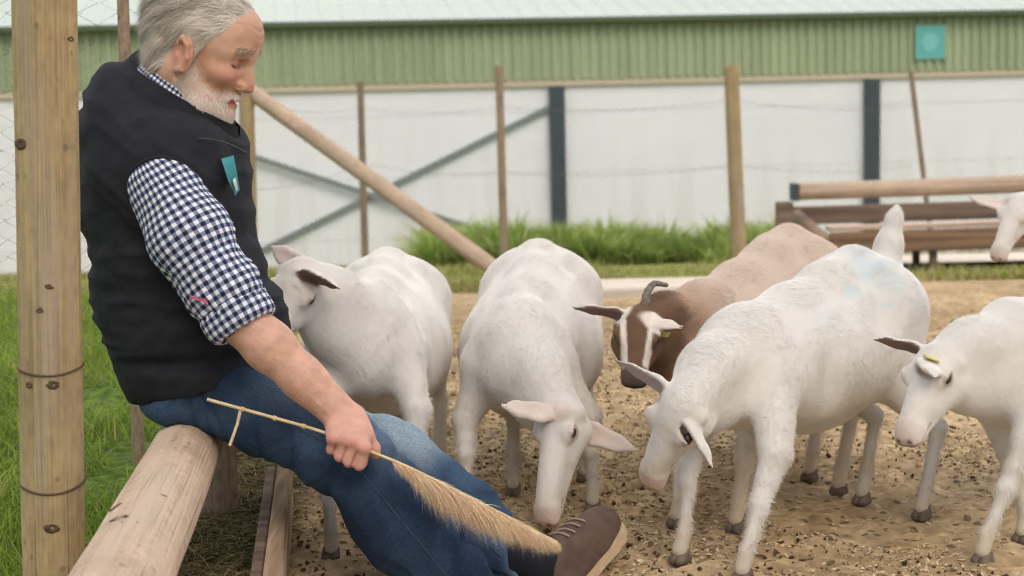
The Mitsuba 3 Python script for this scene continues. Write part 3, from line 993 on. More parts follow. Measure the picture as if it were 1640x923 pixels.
    V = V + N * (rl * (.15 + .85 * cover))[:, None]
    m = trimesh.Trimesh(V, m.faces, process=False)
    N = vnormals(m)
    # colours
    nz = meshkit.fbm(q * 16 + seed, 3, seed + 2)[:, None]
    col = np.broadcast_to(base, V.shape) * (.93 + .14 * nz)
    gz = ground_z(V[:, 0], V[:, 1])
    if legs_base is not None:
        col = lerp(col, np.asarray(legs_base) * (.93 + .14 * nz), sm(.30, .22, V[:, 2] - gz)[:, None])
    dirt = np.clip(sm(.16, .02, V[:, 2] - gz) * .75 + .55 * sm(.50, .72, meshkit.fbm(q * 6 + 77 + seed, 3, seed + 3)) * sm(.40, .22, V[:, 2] - gz), 0, .75)
    col = lerp(col, col * [.72, .62, .48], dirt[:, None])
    if paint is not None:
        col = paint(V, N, col, dict(hp=hp, hf=hf, hr=hr, hu=hu, Lh=Lh, poll=poll, W=W, H=H, f=f, l=l, q=q, earp=earp))
    else:
        pink = np.array([.62, .46, .41])
        dm = np.linalg.norm(V - hp(Lh - .012, 0, -.024), axis=1)
        col = lerp(col, pink, (.65 * sm(.046, .018, dm))[:, None])
        for s in (1, -1):
            col = lerp(col, pink * .95, (.22 * sm(.028, .014, np.linalg.norm(V - hp(.062, s * .040, .004), axis=1)))[:, None])
        dn = np.minimum(np.linalg.norm(V - hp(Lh - .001, .010, -.024), axis=1), np.linalg.norm(V - hp(Lh - .001, -.010, -.024), axis=1))
        col = lerp(col, np.array([.16, .09, .08]), sm(.0095, .005, dn)[:, None])
    for s, (b0, tip, n, L, pts) in zip((1, -1), earp):
        d, t = seg_dist(V, pts[1], tip)
        ins = sm(.03, .022, d) * sm(.15, .55, N @ n)
        inner = np.array([.60, .46, .41]) if paint is None else np.array([.30, .20, .16])
        col = lerp(col, inner, (.5 * ins)[:, None])
        if isinstance(tag_at, dict) and tag_at.get('dark') == s:
            col = lerp(col, np.array([.17, .105, .085]), (.92 * sm(.036, .028, d) * sm(-.1, .35, N @ n) * sm(.05, .2, t))[:, None])
    for s in (1, -1):
        rel = (V - hp(.061, s * .0425, .001)) @ hm
        de = np.linalg.norm(rel * [.78, .6, 1.15], axis=1)
        col = lerp(col, col * [.42, .32, .27], (.75 * sm(.0165, .0115, de))[:, None])
    # the mouth line
    a, b = hp(Lh - .008, 0, -.037), hp(Lh - .062, 0, -.041)
    rel = V - poll
    along, across, upp = rel @ hf, rel @ hr, rel @ hu
    lipz = -.0365 - .006 * (Lh - along) / .06
    ml = sm(.0042, .0015, np.abs(upp - lipz)) * (along > Lh - .065) * (along < Lh + .03) * (np.linalg.norm(rel - hf * (Lh - .03), axis=1) < .075)
    col = lerp(col, col * [.35, .28, .25], (.75 * ml)[:, None])
    cat = 'goat'
    key = obj('goat', m, 'goat_coat', label=label, cat=cat, group=group, smooth=True, color=np.clip(col, 0, 1))
    # eyes under their lids
    for s in (1, -1):
        e = trimesh.creation.icosphere(3, 1.0)
        e = trimesh.Trimesh(hp(.061, s * .0375, .0010) + (e.vertices * [.0128, .0095, .0090]) @ hm.T, e.faces, process=False)
        obj('eye', e, 'goat_eye', key, smooth=True)
    # cloven hooves
    for F, s in hooves:
        parts = []
        for c in (1, -1):
            hoof = Flesh()
            hoof.cone(F + z * .024 + l * c * .007 - f * .001, F + z * .011 + l * c * .008 + f * .017, .0112, .0098, .006)
            hoof.cone(F + z * .010 + l * c * .008 + f * .015, F + z * .010 + l * c * .0075 - f * .008, .0100, .0100, .005)
            parts.append(hoof.mesh(.003, 2))
        obj('hoof', trimesh.util.concatenate(parts), 'hoof', key, smooth=True)
    if horns:
        for pts, rs in horns:
            k = np.linspace(0, len(pts) - 1, 30)
            P = np.stack([np.interp(k, np.arange(len(pts)), np.asarray(pts)[:, c]) for c in range(3)], 1)
            for _ in range(4):
                P[1:-1] = .5 * P[1:-1] + .25 * (P[:-2] + P[2:])
            mm, _ = tube(P, np.linspace(rs[0], rs[1], 30) * (1 + .05 * np.sin(np.arange(30) * 2.1)), 12, True)
            obj('horn', mm, 'horn', key, smooth=True)
    if isinstance(tag_at, dict) and 'ear' in tag_at:
        b0, tip, n, L, pts = earp[0 if tag_at['ear'] == 1 else 1]
        e = unit(tip - b0)
        c = b0 + e * L * tag_at.get('t', .42) - n * .023 * tag_at.get('face', 1)
        sd = np.cross(e, n)
        ts_ = tag_at.get('size', 1.0)
        tg = box((-.017 * ts_, -.014 * ts_, -.0012), (.017 * ts_, .014 * ts_, .0012), .001)
        M = np.eye(4); M[:3, 0], M[:3, 1], M[:3, 2], M[:3, 3] = e, sd, np.cross(e, sd), c
        tg.apply_transform(M)
        obj('ear_tag', tg, 'tag_yellow', key, label='yellow plastic tag on the ear')
    # short hairs lying along the coat
    if hair:
        g = np.random.default_rng(seed + 100)
        tri = V[m.faces]
        area = np.linalg.norm(np.cross(tri[:, 1] - tri[:, 0], tri[:, 2] - tri[:, 0]), axis=1)
        dfc = cover[m.faces].mean(1)
        wgt = area * (.25 + .75 * dfc) * (V[m.faces].mean(1)[:, 2] > .06)
        for b0, tip, n, L, pts in earp:
            wgt = wgt * (seg_dist(V[m.faces].mean(1), pts[1], tip)[0] > .03)
        fi = g.choice(len(area), hair, p=wgt / wgt.sum())
        ba = g.dirichlet((1, 1, 1), hair)
        P = (tri[fi] * ba[..., None]).sum(1)
        Nn = N[m.faces[fi]].mean(1); Nn /= np.linalg.norm(Nn, axis=1, keepdims=True)
        C = (col[m.faces[fi]] * ba[..., None]).sum(1)
        swirl = np.stack([meshkit.noise(P * 9 + k * 31.7 + seed, seed + k) - .5 for k in range(3)], 1)
        flow = -f * .8 - z * .7 + swirl * 1.5 + g.normal(0, .16, (hair, 3))
        nearhead = sm(.32, .12, np.linalg.norm(P - poll, axis=1))[:, None]
        flow = flow * (1 - nearhead) + nearhead * (-hf * .6 - z * .5 + g.normal(0, .3, (hair, 3)))
        flow -= Nn * np.einsum('ij,ij->i', flow, Nn)[:, None]
        flow /= np.linalg.norm(flow, axis=1, keepdims=True) + 1e-9
        dirs = unit_rows(flow + Nn * .15)
        side = np.cross(dirs, Nn); side = unit_rows(side)
        ln = .0125 * (.4 + .6 * cover[m.faces[fi]].mean(1)) * g.uniform(.6, 1.9, hair)
        hm_, per = strips(P - Nn * .0006, dirs, ln, np.full(hair, .0017) * g.uniform(.6, 1.3, hair), side, -Nn * .08, 1)
        clump = meshkit.noise(P * 95, seed + 4)[:, None]
        C = np.clip(C * (.93 + .12 * clump) * g.uniform(.94, 1.06, (hair, 1)), 0, .9)
        path = meshkit.write_ply(hm_, color=np.repeat(C, per, 0), normals=unit_rows(np.repeat(Nn + .10 * g.normal(0, 1, (hair, 3)), per, 0)))
        hk_ = key_for('coat_hair', key)
        scene[hk_] = {'type': 'ply', 'filename': path, 'face_normals': False, 'bsdf': {'type': 'ref', 'id': 'goat_hair'}}
        tag(hk_, kind='stuff')
    return key


def unit_rows(a):
    return a / (np.linalg.norm(a, axis=1, keepdims=True) + 1e-12)


def foot(px, py, lift=0.0):
    p = on_ground(px, py)
    return np.array([p[0], p[1], float(ground_z(p[0], p[1])) + lift])


HAIR = 75000

# --- the white goat in the middle of the front, blue marker on its rump
def paint_blue(V, N, col, c):
    pink = np.array([.70, .50, .44])
    hp, Lh = c['hp'], c['Lh']
    dm = np.linalg.norm(V - hp(Lh - .012, 0, -.024), axis=1)
    col = lerp(col, pink, (.6 * sm(.046, .018, dm))[:, None])
    for s in (1, -1):
        col = lerp(col, pink * .8, (.25 * sm(.028, .014, np.linalg.norm(V - hp(.062, s * .040, .004), axis=1)))[:, None])
        dn = np.linalg.norm(V - hp(Lh - .001, s * .010, -.024), axis=1)
        col = lerp(col, np.array([.16, .09, .08]), sm(.0095, .005, dn)[:, None])
    nz = meshkit.fbm(V * 40, 2, 8)
    for (px, py, d, r, k) in ((1381, 415, 3.52, .020, .6), (1352, 470, 3.38, .028, .28), (1411, 487, 3.42, .020, .35), (1375, 430, 3.48, .055, .22), (1290, 505, 3.3, .05, .10), (1418, 450, 3.45, .05, .14)):
        dd = np.linalg.norm((V - at(px, py, d)) * [1, .45, 1], axis=1) * (1 + .9 * (nz - .5))
        col = lerp(col, np.array([.38, .60, .72]), (min(1.6 * k, .85) * sm(r * 1.25, r * .35, dd))[:, None])
    return col


goat('white goat with pale blue marker smudges on its raised rump and tail up, looking down', at(1200, 492, 3.20), at(1366, 408, 3.50),
     [(1, foot(1192, 932)), (-1, foot(1092, 900)), (1, foot(1478, 830)), (-1, foot(1382, 806))],
     at(1094, 640, 2.96), at(1026, 778, 3.00), (-.62, .50, .45),
     [(at(1140, 748, 2.90), (-.85, .5, .1)), (at(985, 577, 3.06), (-.3, -.6, -.7))], hs=1.22, fat=1.02, tail=at(1437, 330, 3.60), paint=paint_blue, seed=1, hair=HAIR)

# --- the grazing white goat between the man's foot and the brown goat
goat('white goat grazing head down to the soil, ears spread, nose beside the shoe', at(832, 482, 3.54), at(862, 396, 3.90),
     [(-1, foot(748, 822)), (1, foot(950, 818)), (-1, foot(822, 792)), (1, foot(936, 770))],
     at(898, 652, 3.33), at(862, 832, 3.20), (-.72, .66, .12),
     [(at(1022, 722, 3.32), (-.1, -.9, .5)), (at(804, 650, 3.25), (-.4, -.6, .6))], fat=1.12, seed=2, hair=HAIR)

# --- the white goat behind the man's thigh
goat('white goat behind the thigh of the seated man, head turned to his chest', at(585, 455, 3.42), at(622, 410, 3.92),
     [(-1, foot(531, 896)), (1, foot(655, 870)), (-1, foot(640, 790)), (1, foot(704, 757))],
     at(486, 432, 3.26), at(428, 545, 3.16), (-.66, .45, .60),
     [(at(543, 462, 3.14), (-.3, -.55, -.8)), (at(436, 396, 3.32), (-.1, -.9, .1))], fat=1.10, seed=3, hair=HAIR, tag_at={'dark': 1})


# --- the brown goat
def paint_brown(V, N, col, c):
    hp, poll, hf, hr, hu, Lh = c['hp'], c['poll'], c['hf'], c['hr'], c['hu'], c['Lh']
    dark, cream = np.array([.13, .078, .050]), np.array([.74, .67, .60])
    nz = meshkit.fbm(V * 30, 3, 5)
    x = (V - c['W']) @ c['f']
    dh = np.linalg.norm(V - (poll + hf * .03), axis=1)
    mid = np.array([.33, .215, .145])
    col = lerp(col, mid * (.85 + .3 * nz[:, None]), (.85 * sm(.34, .16, dh + .06 * (nz - .5)))[:, None])
    col = lerp(col, dark * (.8 + .5 * nz[:, None]), sm(.17, .10, dh + .05 * (nz - .5))[:, None])
    rel = V - poll
    a, r, u = rel @ hf, rel @ hr, rel @ hu
    onhead = (a > -.02) & (a < Lh + .03) & (np.abs(r) < .075) & (dh < .26)
    stripe = sm(.0085, .0035, .007 * (nz - .5) + np.abs(np.abs(r) - (.036 - .10 * np.clip(a, 0, .2)))) * (u > -.05) * (a > 0)
    col = lerp(col, cream, (stripe * onhead * .95)[:, None])
    col = lerp(col, np.array([.10, .075, .065]), (sm(Lh - .035, Lh - .02, a) * onhead)[:, None])
    for s in (1, -1):
        b0, tip, n, L, pts = c['earp'][0 if s == 1 else 1]
        d, t = seg_dist(V, pts[1], tip)
        col = lerp(col, cream, (.9 * sm(.034, .026, d) * sm(.02, .15, t))[:, None])
    return col


bp, bn = at(1022, 508, 3.46), at(1016, 600, 3.33)
goat('brown goat with a white-striped dark face and one curved horn, behind the front white goat', at(1130, 455, 3.66), at(1262, 372, 3.98),
     [(1, foot(1180, 850)), (-1, foot(1086, 842)), (1, foot(1345, 790)), (-1, foot(1298, 768))],
     bp, bn, (-.97, .1, .05),
     [(at(1092, 524, 3.40), (.1, .45, -.9)), (at(920, 493, 3.47), (.1, -.6, -.75))], fat=1.06, base=np.array([.56, .46, .385]), paint=paint_brown, ear_w=.022,
     horns=[([at(1030, 540, 3.50), at(1033, 492, 3.47), at(1036, 468, 3.48), at(1047, 453, 3.51), at(1068, 457, 3.55)], (.0135, .005))],
     seed=4, hair=HAIR, group=None, legs_base=(.72, .66, .58), tag_at={'ear': 1, 'dark': -1, 't': .70, 'face': -1, 'size': .65})

# --- the white goat entering from the right
goat('white goat coming in at the right edge with a yellow ear tag and dark-lined ear', at(1632, 482, 3.18), at(1800, 450, 3.50),
     [(1, foot(1576, 903)), (-1, foot(1640, 868)), (1, foot(1800, 890)), (-1, foot(1850, 850))],
     at(1504, 568, 3.06), at(1441, 692, 2.95), (-.40, .88, .25),
     [(at(1496, 603, 2.95), (-.2, .75, -.65)), (at(1399, 544, 3.16), (-.1, -.6, -.75))], fat=1.0, seed=5, hair=HAIR, tag_at={'ear': 1, 'dark': -1, 't': .5, 'face': 1})

# --- the white goat at the trough, only its head in the picture
goat('distant white goat at the trough, only its head showing at the right edge', at(1745, 300, 5.4), at(1880, 300, 5.9),
     [(1, foot(1720, 585)), (-1, foot(1760, 600)), (1, foot(1850, 580)), (-1, foot(1900, 570))],
     at(1633, 322, 5.15), at(1592, 412, 5.05), (-.80, .55, .10),
     [(at(1700, 330, 5.1), (-.2, -.9, .2)), (at(1553, 316, 5.2), (0, -.6, .7))], fat=1.0, seed=6, hair=20000, headlen=.215)


# ================================================================ the man on the log
MAN_LABEL = 'white-bearded man in dark vest and checked shirt sitting on the log rail holding a reed'
man = key_for('person')
mj = {k: at(*v) for k, v in dict(
    head=(318, 71, 3.0), neck=(258, 178, 3.02), chest=(262, 292, 3.03), mid=(280, 410, 3.03), belly=(306, 512, 3.02), pelvis=(322, 585, 3.04),
    shr=(266, 318, 2.835), elr=(386, 512, 2.79), wrr=(546, 664, 2.765), shl=(290, 295, 3.22), ell=(372, 470, 3.27), wrl=(425, 548, 3.14),
    hpr=(312, 612, 2.95), knr=(552, 722, 2.855), anr=(752, 966, 2.82), hpl=(318, 578, 3.13), knl=(634, 750, 3.02), anl=(852, 930, 2.945)).items()}

# ---- head, in its own axes: x forward, y to his left, z up
yaw, pit, HS = math.radians(9), math.radians(21), 1.04
HX = np.array([math.cos(yaw) * math.cos(pit), -math.sin(yaw) * math.cos(pit), -math.sin(pit)])
HY = unit(np.cross(UP, HX)); HZ = np.cross(HX, HY)
HR = np.stack([HX, HY, HZ], 1)
hd = lambda p: mj['head'] + HS * (HR @ np.asarray(p, float))
Hf = Flesh()
e3 = np.eye(3)
Hf.ell((-.012, 0, .030), (.098, .075, .088), k=.02)
Hf.ell((.040, 0, .016), (.066, .064, .076), k=.03)
Hf.ell((.074, 0, .046), (.030, .046, .036), k=.03)
Hf.ell((.040, 0, -.050), (.052, .054, .072), k=.03)
Hf.chain([(-.005, .052, -.055), (.045, .034, -.100), (.074, .0, -.112)], [.022, .022, .020], .03)
Hf.chain([(-.005, -.052, -.055), (.045, -.034, -.100), (.074, -.0, -.112)], [.022, .022, .020], .03)
Hf.ell((.078, 0, -.100), (.018, .020, .016), k=.02)
for s in (1, -1):
    Hf.chain([(.094, s * .008, .012), (.086, s * .030, .016), (.068, s * .050, .006)], [.0105, .011, .009], .016)
    Hf.ell((.072, s * .038, -.032), (.022, .022, .017), k=.022)
    Hf.ell((.097, s * .032, -.005), (.0135, .017, .0120), k=.010, sub=True)
    Hf.ell((.0775, s * .032, -.006), (.0140, .0165, .0130), k=.002)
    Hf.chain([(.0895, s * .018, -.0135), (.0885, s * .030, -.0195), (.079, s * .045, -.0140)], [.0026, .0036, .0026], .006)
    Hf.chain([(.0925, s * .016, .0075), (.0925, s * .030, .0095), (.081, s * .047, .0050)], [.0030, .0040, .0032], .006)
    Hf.ell((.103, s * .0135, -.046), (.011, .0075, .0085), k=.008)
Hf.chain([(.096, 0, .006), (.104, 0, -.022), (.112, 0, -.038)], [.0095, .0100, .0116], .012)
Hf.ell((.112, 0, -.047), (.012, .009, .006), k=.008)
for s in (1, -1):
    Hf.ell((.107, s * .0065, -.0545), (.0055, .0038, .004), k=.003, sub=True)
Hf.chain([(.084, -.022, -.073), (.097, 0, -.068), (.084, .022, -.073)], [.008, .0095, .008], .008)
Hf.chain([(.083, -.020, -.084), (.094, 0, -.085), (.083, .020, -.084)], [.007, .0085, .007], .006)
Hf.chain([(.088, -.022, -.0782), (.103, 0, -.0765), (.088, .022, -.0782)], [.0022, .0026, .0022], .003, sub=True)
for s in (1, -1):
    c0 = np.array([.010, s * .0755, -.020])
    an = unit((-.30, s * .92, 0))
    axx = np.stack([unit(np.cross(an, [-.18, 0, 1])), an, np.array([-.18, 0, .98])], 1)
    E = lambda a, b, c: c0 + axx @ np.array([a * s, b, c])
    Hf.ell(c0 + an * .004, (.019, .0075, .034), axx, .008)
    rim = [E(.010 * s, .006, -.028), E(-.004 * s, .012, -.026), E(-.014 * s, .0135, -.004), E(-.012 * s, .0135, .018), E(.001 * s, .013, .030), E(.012 * s, .009, .020), E(.013 * s, .005, .006)]
    Hf.chain(rim, [.005, .0055, .0042, .0045, .0045, .004, .003], .004)
    Hf.ell(E(.002 * s, .0135, .002), (.0085, .006, .017), axx, .005, sub=True)
    Hf.ell(E(.010 * s, .008, -.004), (.004, .004, .006), axx, .004)
Hf.chain([(-.028, 0, -.045), tuple(HR.T @ (mj['neck'] - mj['head']) / HS), tuple(HR.T @ (mj['chest'] + np.array([-.03, 0, .08]) - mj['head']) / HS)], [.060, .062, .075], .035)
Hf.chain([(.030, 0, -.105), (-.035, 0, -.165)], [.030, .045], .035)
hm0 = Hf.mesh(.0026, 2)
HV = np.asarray(hm0.vertices); HN = vnormals(hm0)


def hairline(x):
    """Height of the hair's lower edge on the side of the head, by how far forward."""
    return np.interp(x, [-.12, -.085, -.05, -.026, -.015, .006, .022, .040, .060, .078, .1], [-.090, -.090, -.075, -.055, .016, .022, -.004, .012, .040, .078, .2])


def beard_mask(p):
    x, y, z = p[:, 0], p[:, 1], p[:, 2]
    up = np.interp(x, [-.02, .004, .022, .045, .070, .086, .12], [-.05, .012, .000, -.048, -.058, -.054, -.052])
    low = np.interp(x, [-.02, .02, .09], [-.085, -.122, -.150])
    m = sm(.010, -.020, z - up) * sm(-.012, .006, z - low) * sm(-.008, .006, x) * sm(.0765, .073, np.abs(y))
    lips = sm(.0085, .012, np.abs(z + .0785)) + (np.abs(y) > .021) + (x < .082)
    return m * np.clip(lips, 0, 1)


# lines of age: crow's feet, cheek folds, brow furrows
grooves = []
for s in (1, -1):
    grooves += [([.104, s * .019, -.044], [.094, s * .034, -.060], 1.4), ([.094, s * .034, -.060], [.084, s * .038, -.078], 1.2),
                ([.066, s * .050, -.004], [.046, s * .059, .006], .9), ([.066, s * .050, -.008], [.042, s * .060, -.008], 1.0), ([.066, s * .049, -.012], [.048, s * .058, -.022], .9),
                ([.090, s * .020, -.022], [.076, s * .046, -.026], 1.0), ([.06, s * .058, -.035], [.055, s * .056, -.055], .7)]
for zz in (.036, .050, .064):
    for k in range(6):
        y0, y1 = -.05 + k * .0167, -.05 + (k + 1) * .0167
        grooves.append(([.108 - 14 * y0 * y0, y0, zz + .003 * math.sin(k * 1.9)], [.108 - 14 * y1 * y1, y1, zz + .003 * math.sin((k + 1) * 1.9)], .6))
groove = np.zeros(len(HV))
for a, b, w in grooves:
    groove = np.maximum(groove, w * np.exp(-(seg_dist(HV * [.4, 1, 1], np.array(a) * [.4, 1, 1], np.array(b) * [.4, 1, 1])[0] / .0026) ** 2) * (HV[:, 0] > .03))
HV = HV - HN * (groove * .0016)[:, None]
hair_m = sm(-.006, .010, HV[:, 2] - hairline(HV[:, 0])) * (np.abs(HV[:, 1]) < .0775)
beard_m = beard_mask(HV)
nz = meshkit.fbm(HV * 55, 3, 3)[:, None]
skin_a, skin_b = np.array([.575, .345, .245]), np.array([.52, .235, .17])
hc = skin_a * (.80 + .40 * nz)
def blush(c, r, a):
    global hc
    hc = lerp(hc, skin_b * (.85 + .3 * nz), (a * sm(r, r * .3, np.linalg.norm(HV - c, axis=1)))[:, None])
for s in (1, -1):
    blush((.078, s * .040, -.034), .040, .75); blush((.02, s * .076, -.012), .04, .55); blush((-.006, s * .078, -.012), .045, .5)
blush((.114, 0, -.042), .026, .9); blush((.09, 0, .04), .05, .25)
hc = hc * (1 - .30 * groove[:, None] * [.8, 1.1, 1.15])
for s in (1, -1):
    q_ = np.linspace(-1, 1, 9); lz = -.006 + 1.06 * (-.0075 + .0045 * q_ ** 2)
    for a_ in range(8):
        pa, pb = [np.array([.0776 + .0140 * math.sqrt(max(1 - (.0142 * t_ / .0163) ** 2 - .3, .02)), s * (.032 + .0148 * t_), z_]) for t_, z_ in ((q_[a_], lz[a_]), (q_[a_ + 1], lz[a_ + 1]))]
        hc = lerp(hc, np.array([.16, .075, .055]), (.55 * np.exp(-(seg_dist(HV * [.25, 1, 1], pa * [.25, 1, 1], pb * [.25, 1, 1])[0] / .0022) ** 2) * (HV[:, 0] > .06))[:, None])
hc = lerp(hc, np.array([.42, .15, .13]), (.8 * sm(.012, .005, np.abs(HV[:, 2] + .0785)) * (HV[:, 0] > .084) * (np.abs(HV[:, 1]) < .022))[:, None])
for s in (1, -1):
    hc = lerp(hc, np.array([.36, .17, .12]), (.3 * sm(.019, .010, np.linalg.norm((HV - [.084, s * .030, -.008]) * [1, .7, 1.5], axis=1)))[:, None])
hc = lerp(hc, np.array([.42, .37, .32]), (hair_m * .85)[:, None])
hc = lerp(hc, np.array([.58, .41, .33]), (beard_m ** 2 * .40)[:, None])
HVw = mj['head'] + HS * (HV @ HR.T)

# ---- arm and hand with the reed
REED = [at(332, 640, 2.775), at(520, 692, 2.735), at(600, 727, 2.725), at(640, 741, 2.72), at(760, 800, 2.715), at(893, 868, 2.72)]
r0, r1 = REED[1], REED[2]
e = unit(r1 - r0)                              # along the reed, towards the plume
tocam = np.array([0, -1.0, 0]); tocam = unit(tocam - e * (tocam @ e))
dn = np.cross(e, tocam); dn = dn if dn[2] < 0 else -dn
Af = Flesh()
el, wr = mj['elr'], mj['wrr']
ad = unit(wr - el)
Af.chain([lerp(mj['shr'], el, .5), el, lerp(el, wr, .28), lerp(el, wr, .62), wr], [.050, .039, .0410, .0345, .0275], .03)
Af.cone(lerp(el, wr, .75), wr + ad * .012, .030, .0275, .02, flat=(tocam, 1.15))
gc = lerp(r0, r1, .52)
kn, pip, dip, tip = [], [], [], []
for i in range(4):                             # index (nearest the plume) to little finger
    o = gc + e * (.028 - .0190 * i)
    sz = [1.0, 1.06, 1.0, .84][i]
    kn.append(o + tocam * .024 - dn * (.008 + .004 * (i == 1) - .006 * (i == 3)))
    pip.append(o + tocam * .019 * sz + dn * .025 * sz + e * .003)
    dip.append(o - tocam * .010 + dn * .027 * sz + e * .003)
    tip.append(o - tocam * .021 + dn * .010 + e * .002)
base = wr + ad * .018
for i in range(4):
    a = base + e * (.010 - .008 * i) + tocam * .006
    Af.chain([a, lerp(a, kn[i], .55) + tocam * .004, kn[i]], [.0165, .0145, .0125], .016)
Af.ell(lerp(base, gc, .55) - tocam * .004, (.040, .030, .020), np.stack([e, dn, tocam], 1), .02)
for i in range(4):
    w = [1.0, 1.03, .97, .84][i]
    Af.chain([kn[i], pip[i], dip[i], tip[i]], [.0112 * w, .0100 * w, .0090 * w, .0080 * w], .004)
    Af.ell(kn[i] + tocam * .002 - dn * .001, (.011, .011, .009), np.stack([e, dn, tocam], 1), .006)
tb = base - dn * .012 - tocam * .004 + e * .010
tj = gc + e * .020 - dn * .020 - tocam * .012
tk = gc + e * .040 - dn * .006 - tocam * .016
Af.chain([tb, tj], [.0175, .0125], .016)
Af.chain([tj, tk, tk + e * .008 + dn * .010], [.0118, .0108, .0085], .006)
am = Af.mesh(.0024, 2)
AV = np.asarray(am.vertices)
an_ = meshkit.fbm(AV * 60, 3, 13)[:, None]
ac = np.array([.60, .35, .265]) * (.76 + .48 * an_)
hand_t = sm(.10, -.02, np.linalg.norm(AV - gc, axis=1))[:, None]
ac = lerp(ac, np.array([.64, .34, .285]) * (.88 + .24 * an_), hand_t)
for i in range(4):
    ac = lerp(ac, np.array([.58, .215, .18]), (.55 * sm(.014, .004, np.linalg.norm(AV - kn[i] - tocam * .008, axis=1)) + .5 * sm(.014, .004, np.linalg.norm(AV - pip[i], axis=1)))[:, None])
for i in range(3):
    ml_ = np.exp(-(((AV - lerp(kn[i], kn[i + 1], .5)) @ e - .003 * 0) / .0022) ** 2) * sm(.040, .030, np.linalg.norm(AV - pip[i], axis=1)) * sm(.002, .008, (AV - kn[i]) @ dn)
    ac = ac * (1 - ml_[:, None] * [.35, .48, .50])
# tendons and veins on the back of the hand, creases over the knuckles
AN = vnormals(am)
tend = np.zeros(len(AV))
for i in range(4):
    tend = np.maximum(tend, np.exp(-(seg_dist(AV, lerp(base, kn[i], .35) + tocam * .014, kn[i] + tocam * .010)[0] / .0062) ** 2))
vein = [(lerp(el, wr, .35), .012), (lerp(el, wr, .6), -.006), (lerp(el, wr, .85), .008), (base, .002), (lerp(base, gc, .5), .014)]
vp = [c_ + tocam * .034 + np.cross(ad, tocam) * o_ for c_, o_ in vein]
for a_, b_ in zip(vp[:-1], vp[1:]):
    tend = np.maximum(tend, .8 * np.exp(-(np.linalg.norm(np.cross(AV - a_, unit(b_ - a_)), axis=1) / .0032) ** 2) * (((AV - a_) @ unit(b_ - a_) > 0) & ((AV - b_) @ unit(b_ - a_) < 0) & (AN @ tocam > .2)))
AV = AV + AN * (tend * .0013)[:, None]

# ---- the body under the clothes
Bf = Flesh()
P = mj
Bf.chain([P['neck'], P['chest'], P['mid'], P['belly'], P['pelvis']], [.06, .12, .13, .13, .12], .06)
Bf.chain([P['shl'], P['chest'] + UP * .04, lerp(P['shr'], P['chest'], .25)], [.06, .09, .055], .05)
Bf.chain([lerp(P['shr'], P['chest'], .2), lerp(P['shr'], P['elr'], .3), P['elr']], [.055, .048, .038], .02)
Bf.chain([P['shl'], P['ell'], P['wrl']], [.055, .040, .028], .02)
Bf.chain([P['hpr'], P['knr'], P['anr']], [.075, .055, .040], .03)
Bf.chain([P['hpl'], P['knl'], lerp(P['knl'], at(850, 893, 2.93), .95)], [.075, .055, .028], .03)
bm = Bf.mesh(.009, 2)
bc = np.broadcast_to(skin_a, (len(bm.vertices), 3))
bodym = trimesh.util.concatenate([trimesh.Trimesh(HVw, hm0.faces, process=False), trimesh.Trimesh(AV, am.faces, process=False), trimesh.Trimesh(bm.vertices, bm.faces, process=False)])
scene[man] = mikit.ply(bodym, 'skin', smooth=True, color=np.clip(np.vstack([hc, ac, bc]), 0, 1))
tag(man, MAN_LABEL, 'person')

# eyelashes over the lowered eyes, and the sliver of eye under them
for s in (1, -1):
    ts = np.linspace(-1, 1, 11)
    dy_, dz_ = .0142 * ts, -.0075 + .0045 * ts ** 2
    pts = np.stack([.0776 + .0150 * np.sqrt(np.maximum(1 - (dy_ / .0163) ** 2 - (dz_ / .0133) ** 2, .02)), s * (.032 + dy_ * 1.04), -.0062 + dz_ * 1.06], 1)
    mm, _ = tube(np.array([hd(p) for p in pts]), .0013, 5)
    obj('eyelashes', mm, 'eye_dark', man)
    eb = trimesh.creation.icosphere(2, .0112)
    eb.apply_translation(hd((.0765, s * .032, -.0075)))
    obj('eye', eb, 'eye_dark', man, smooth=True)


# ---- hair and beard in strands
def strands(name, mask_fn, n, flow_fn, length, width, colf, seed, lift=.3, label=None, curl=.3):
    g = np.random.default_rng(seed)
    tri = HV[hm0.faces]
    cen = tri.mean(1)
    area = np.linalg.norm(np.cross(tri[:, 1] - tri[:, 0], tri[:, 2] - tri[:, 0]), axis=1)
    w = area * mask_fn(cen)
    fi = g.choice(len(w), n, p=w / w.sum())
    ba = g.dirichlet((1, 1, 1), n)
    p = (tri[fi] * ba[..., None]).sum(1)
    nn = unit_rows(HN[hm0.faces[fi]].mean(1))
    # neighbouring hairs run alike: locks from low-frequency noise
    lock = np.stack([meshkit.noise(p * 38 + k * 19.3, seed + k) - .5 for k in range(3)], 1)
    fl = flow_fn(p) + lock * 1.3 + g.normal(0, .16, (n, 3))
    fl -= nn * np.einsum('ij,ij->i', fl, nn)[:, None]
    fl = unit_rows(fl)
    lk = meshkit.noise(p * 45, seed + 9)
    d = unit_rows(fl + nn * (lift * (.4 + 1.2 * lk) * np.where(g.random(n) < .06, 2.2, 1))[:, None])
    L = length(p) * g.uniform(.6, 1.2, n)
    ts = np.linspace(0, 1, 5)
    bend = -nn * (lift * 1.1) + np.array([0, 0, -.25]) + lock * curl
    side = unit_rows(np.cross(d, nn))
    W = width * g.uniform(.7, 1.3, n)
    m, per = strips(HS * (p @ HR.T) + mj['head'], d @ HR.T, L, W, side @ HR.T, bend @ HR.T, 4)
    c = colf(p, lk, g)
    return obj(name, m, 'human_hair', man, label=label, kind='stuff', color=np.repeat(c, per, 0))


def hair_flow(p):
    f = np.stack([-np.ones(len(p)) * .9, np.sign(p[:, 1]) * .15 * (p[:, 2] > .05), -.15 - .9 * sm(.07, -.02, p[:, 2])], 1)
    return f


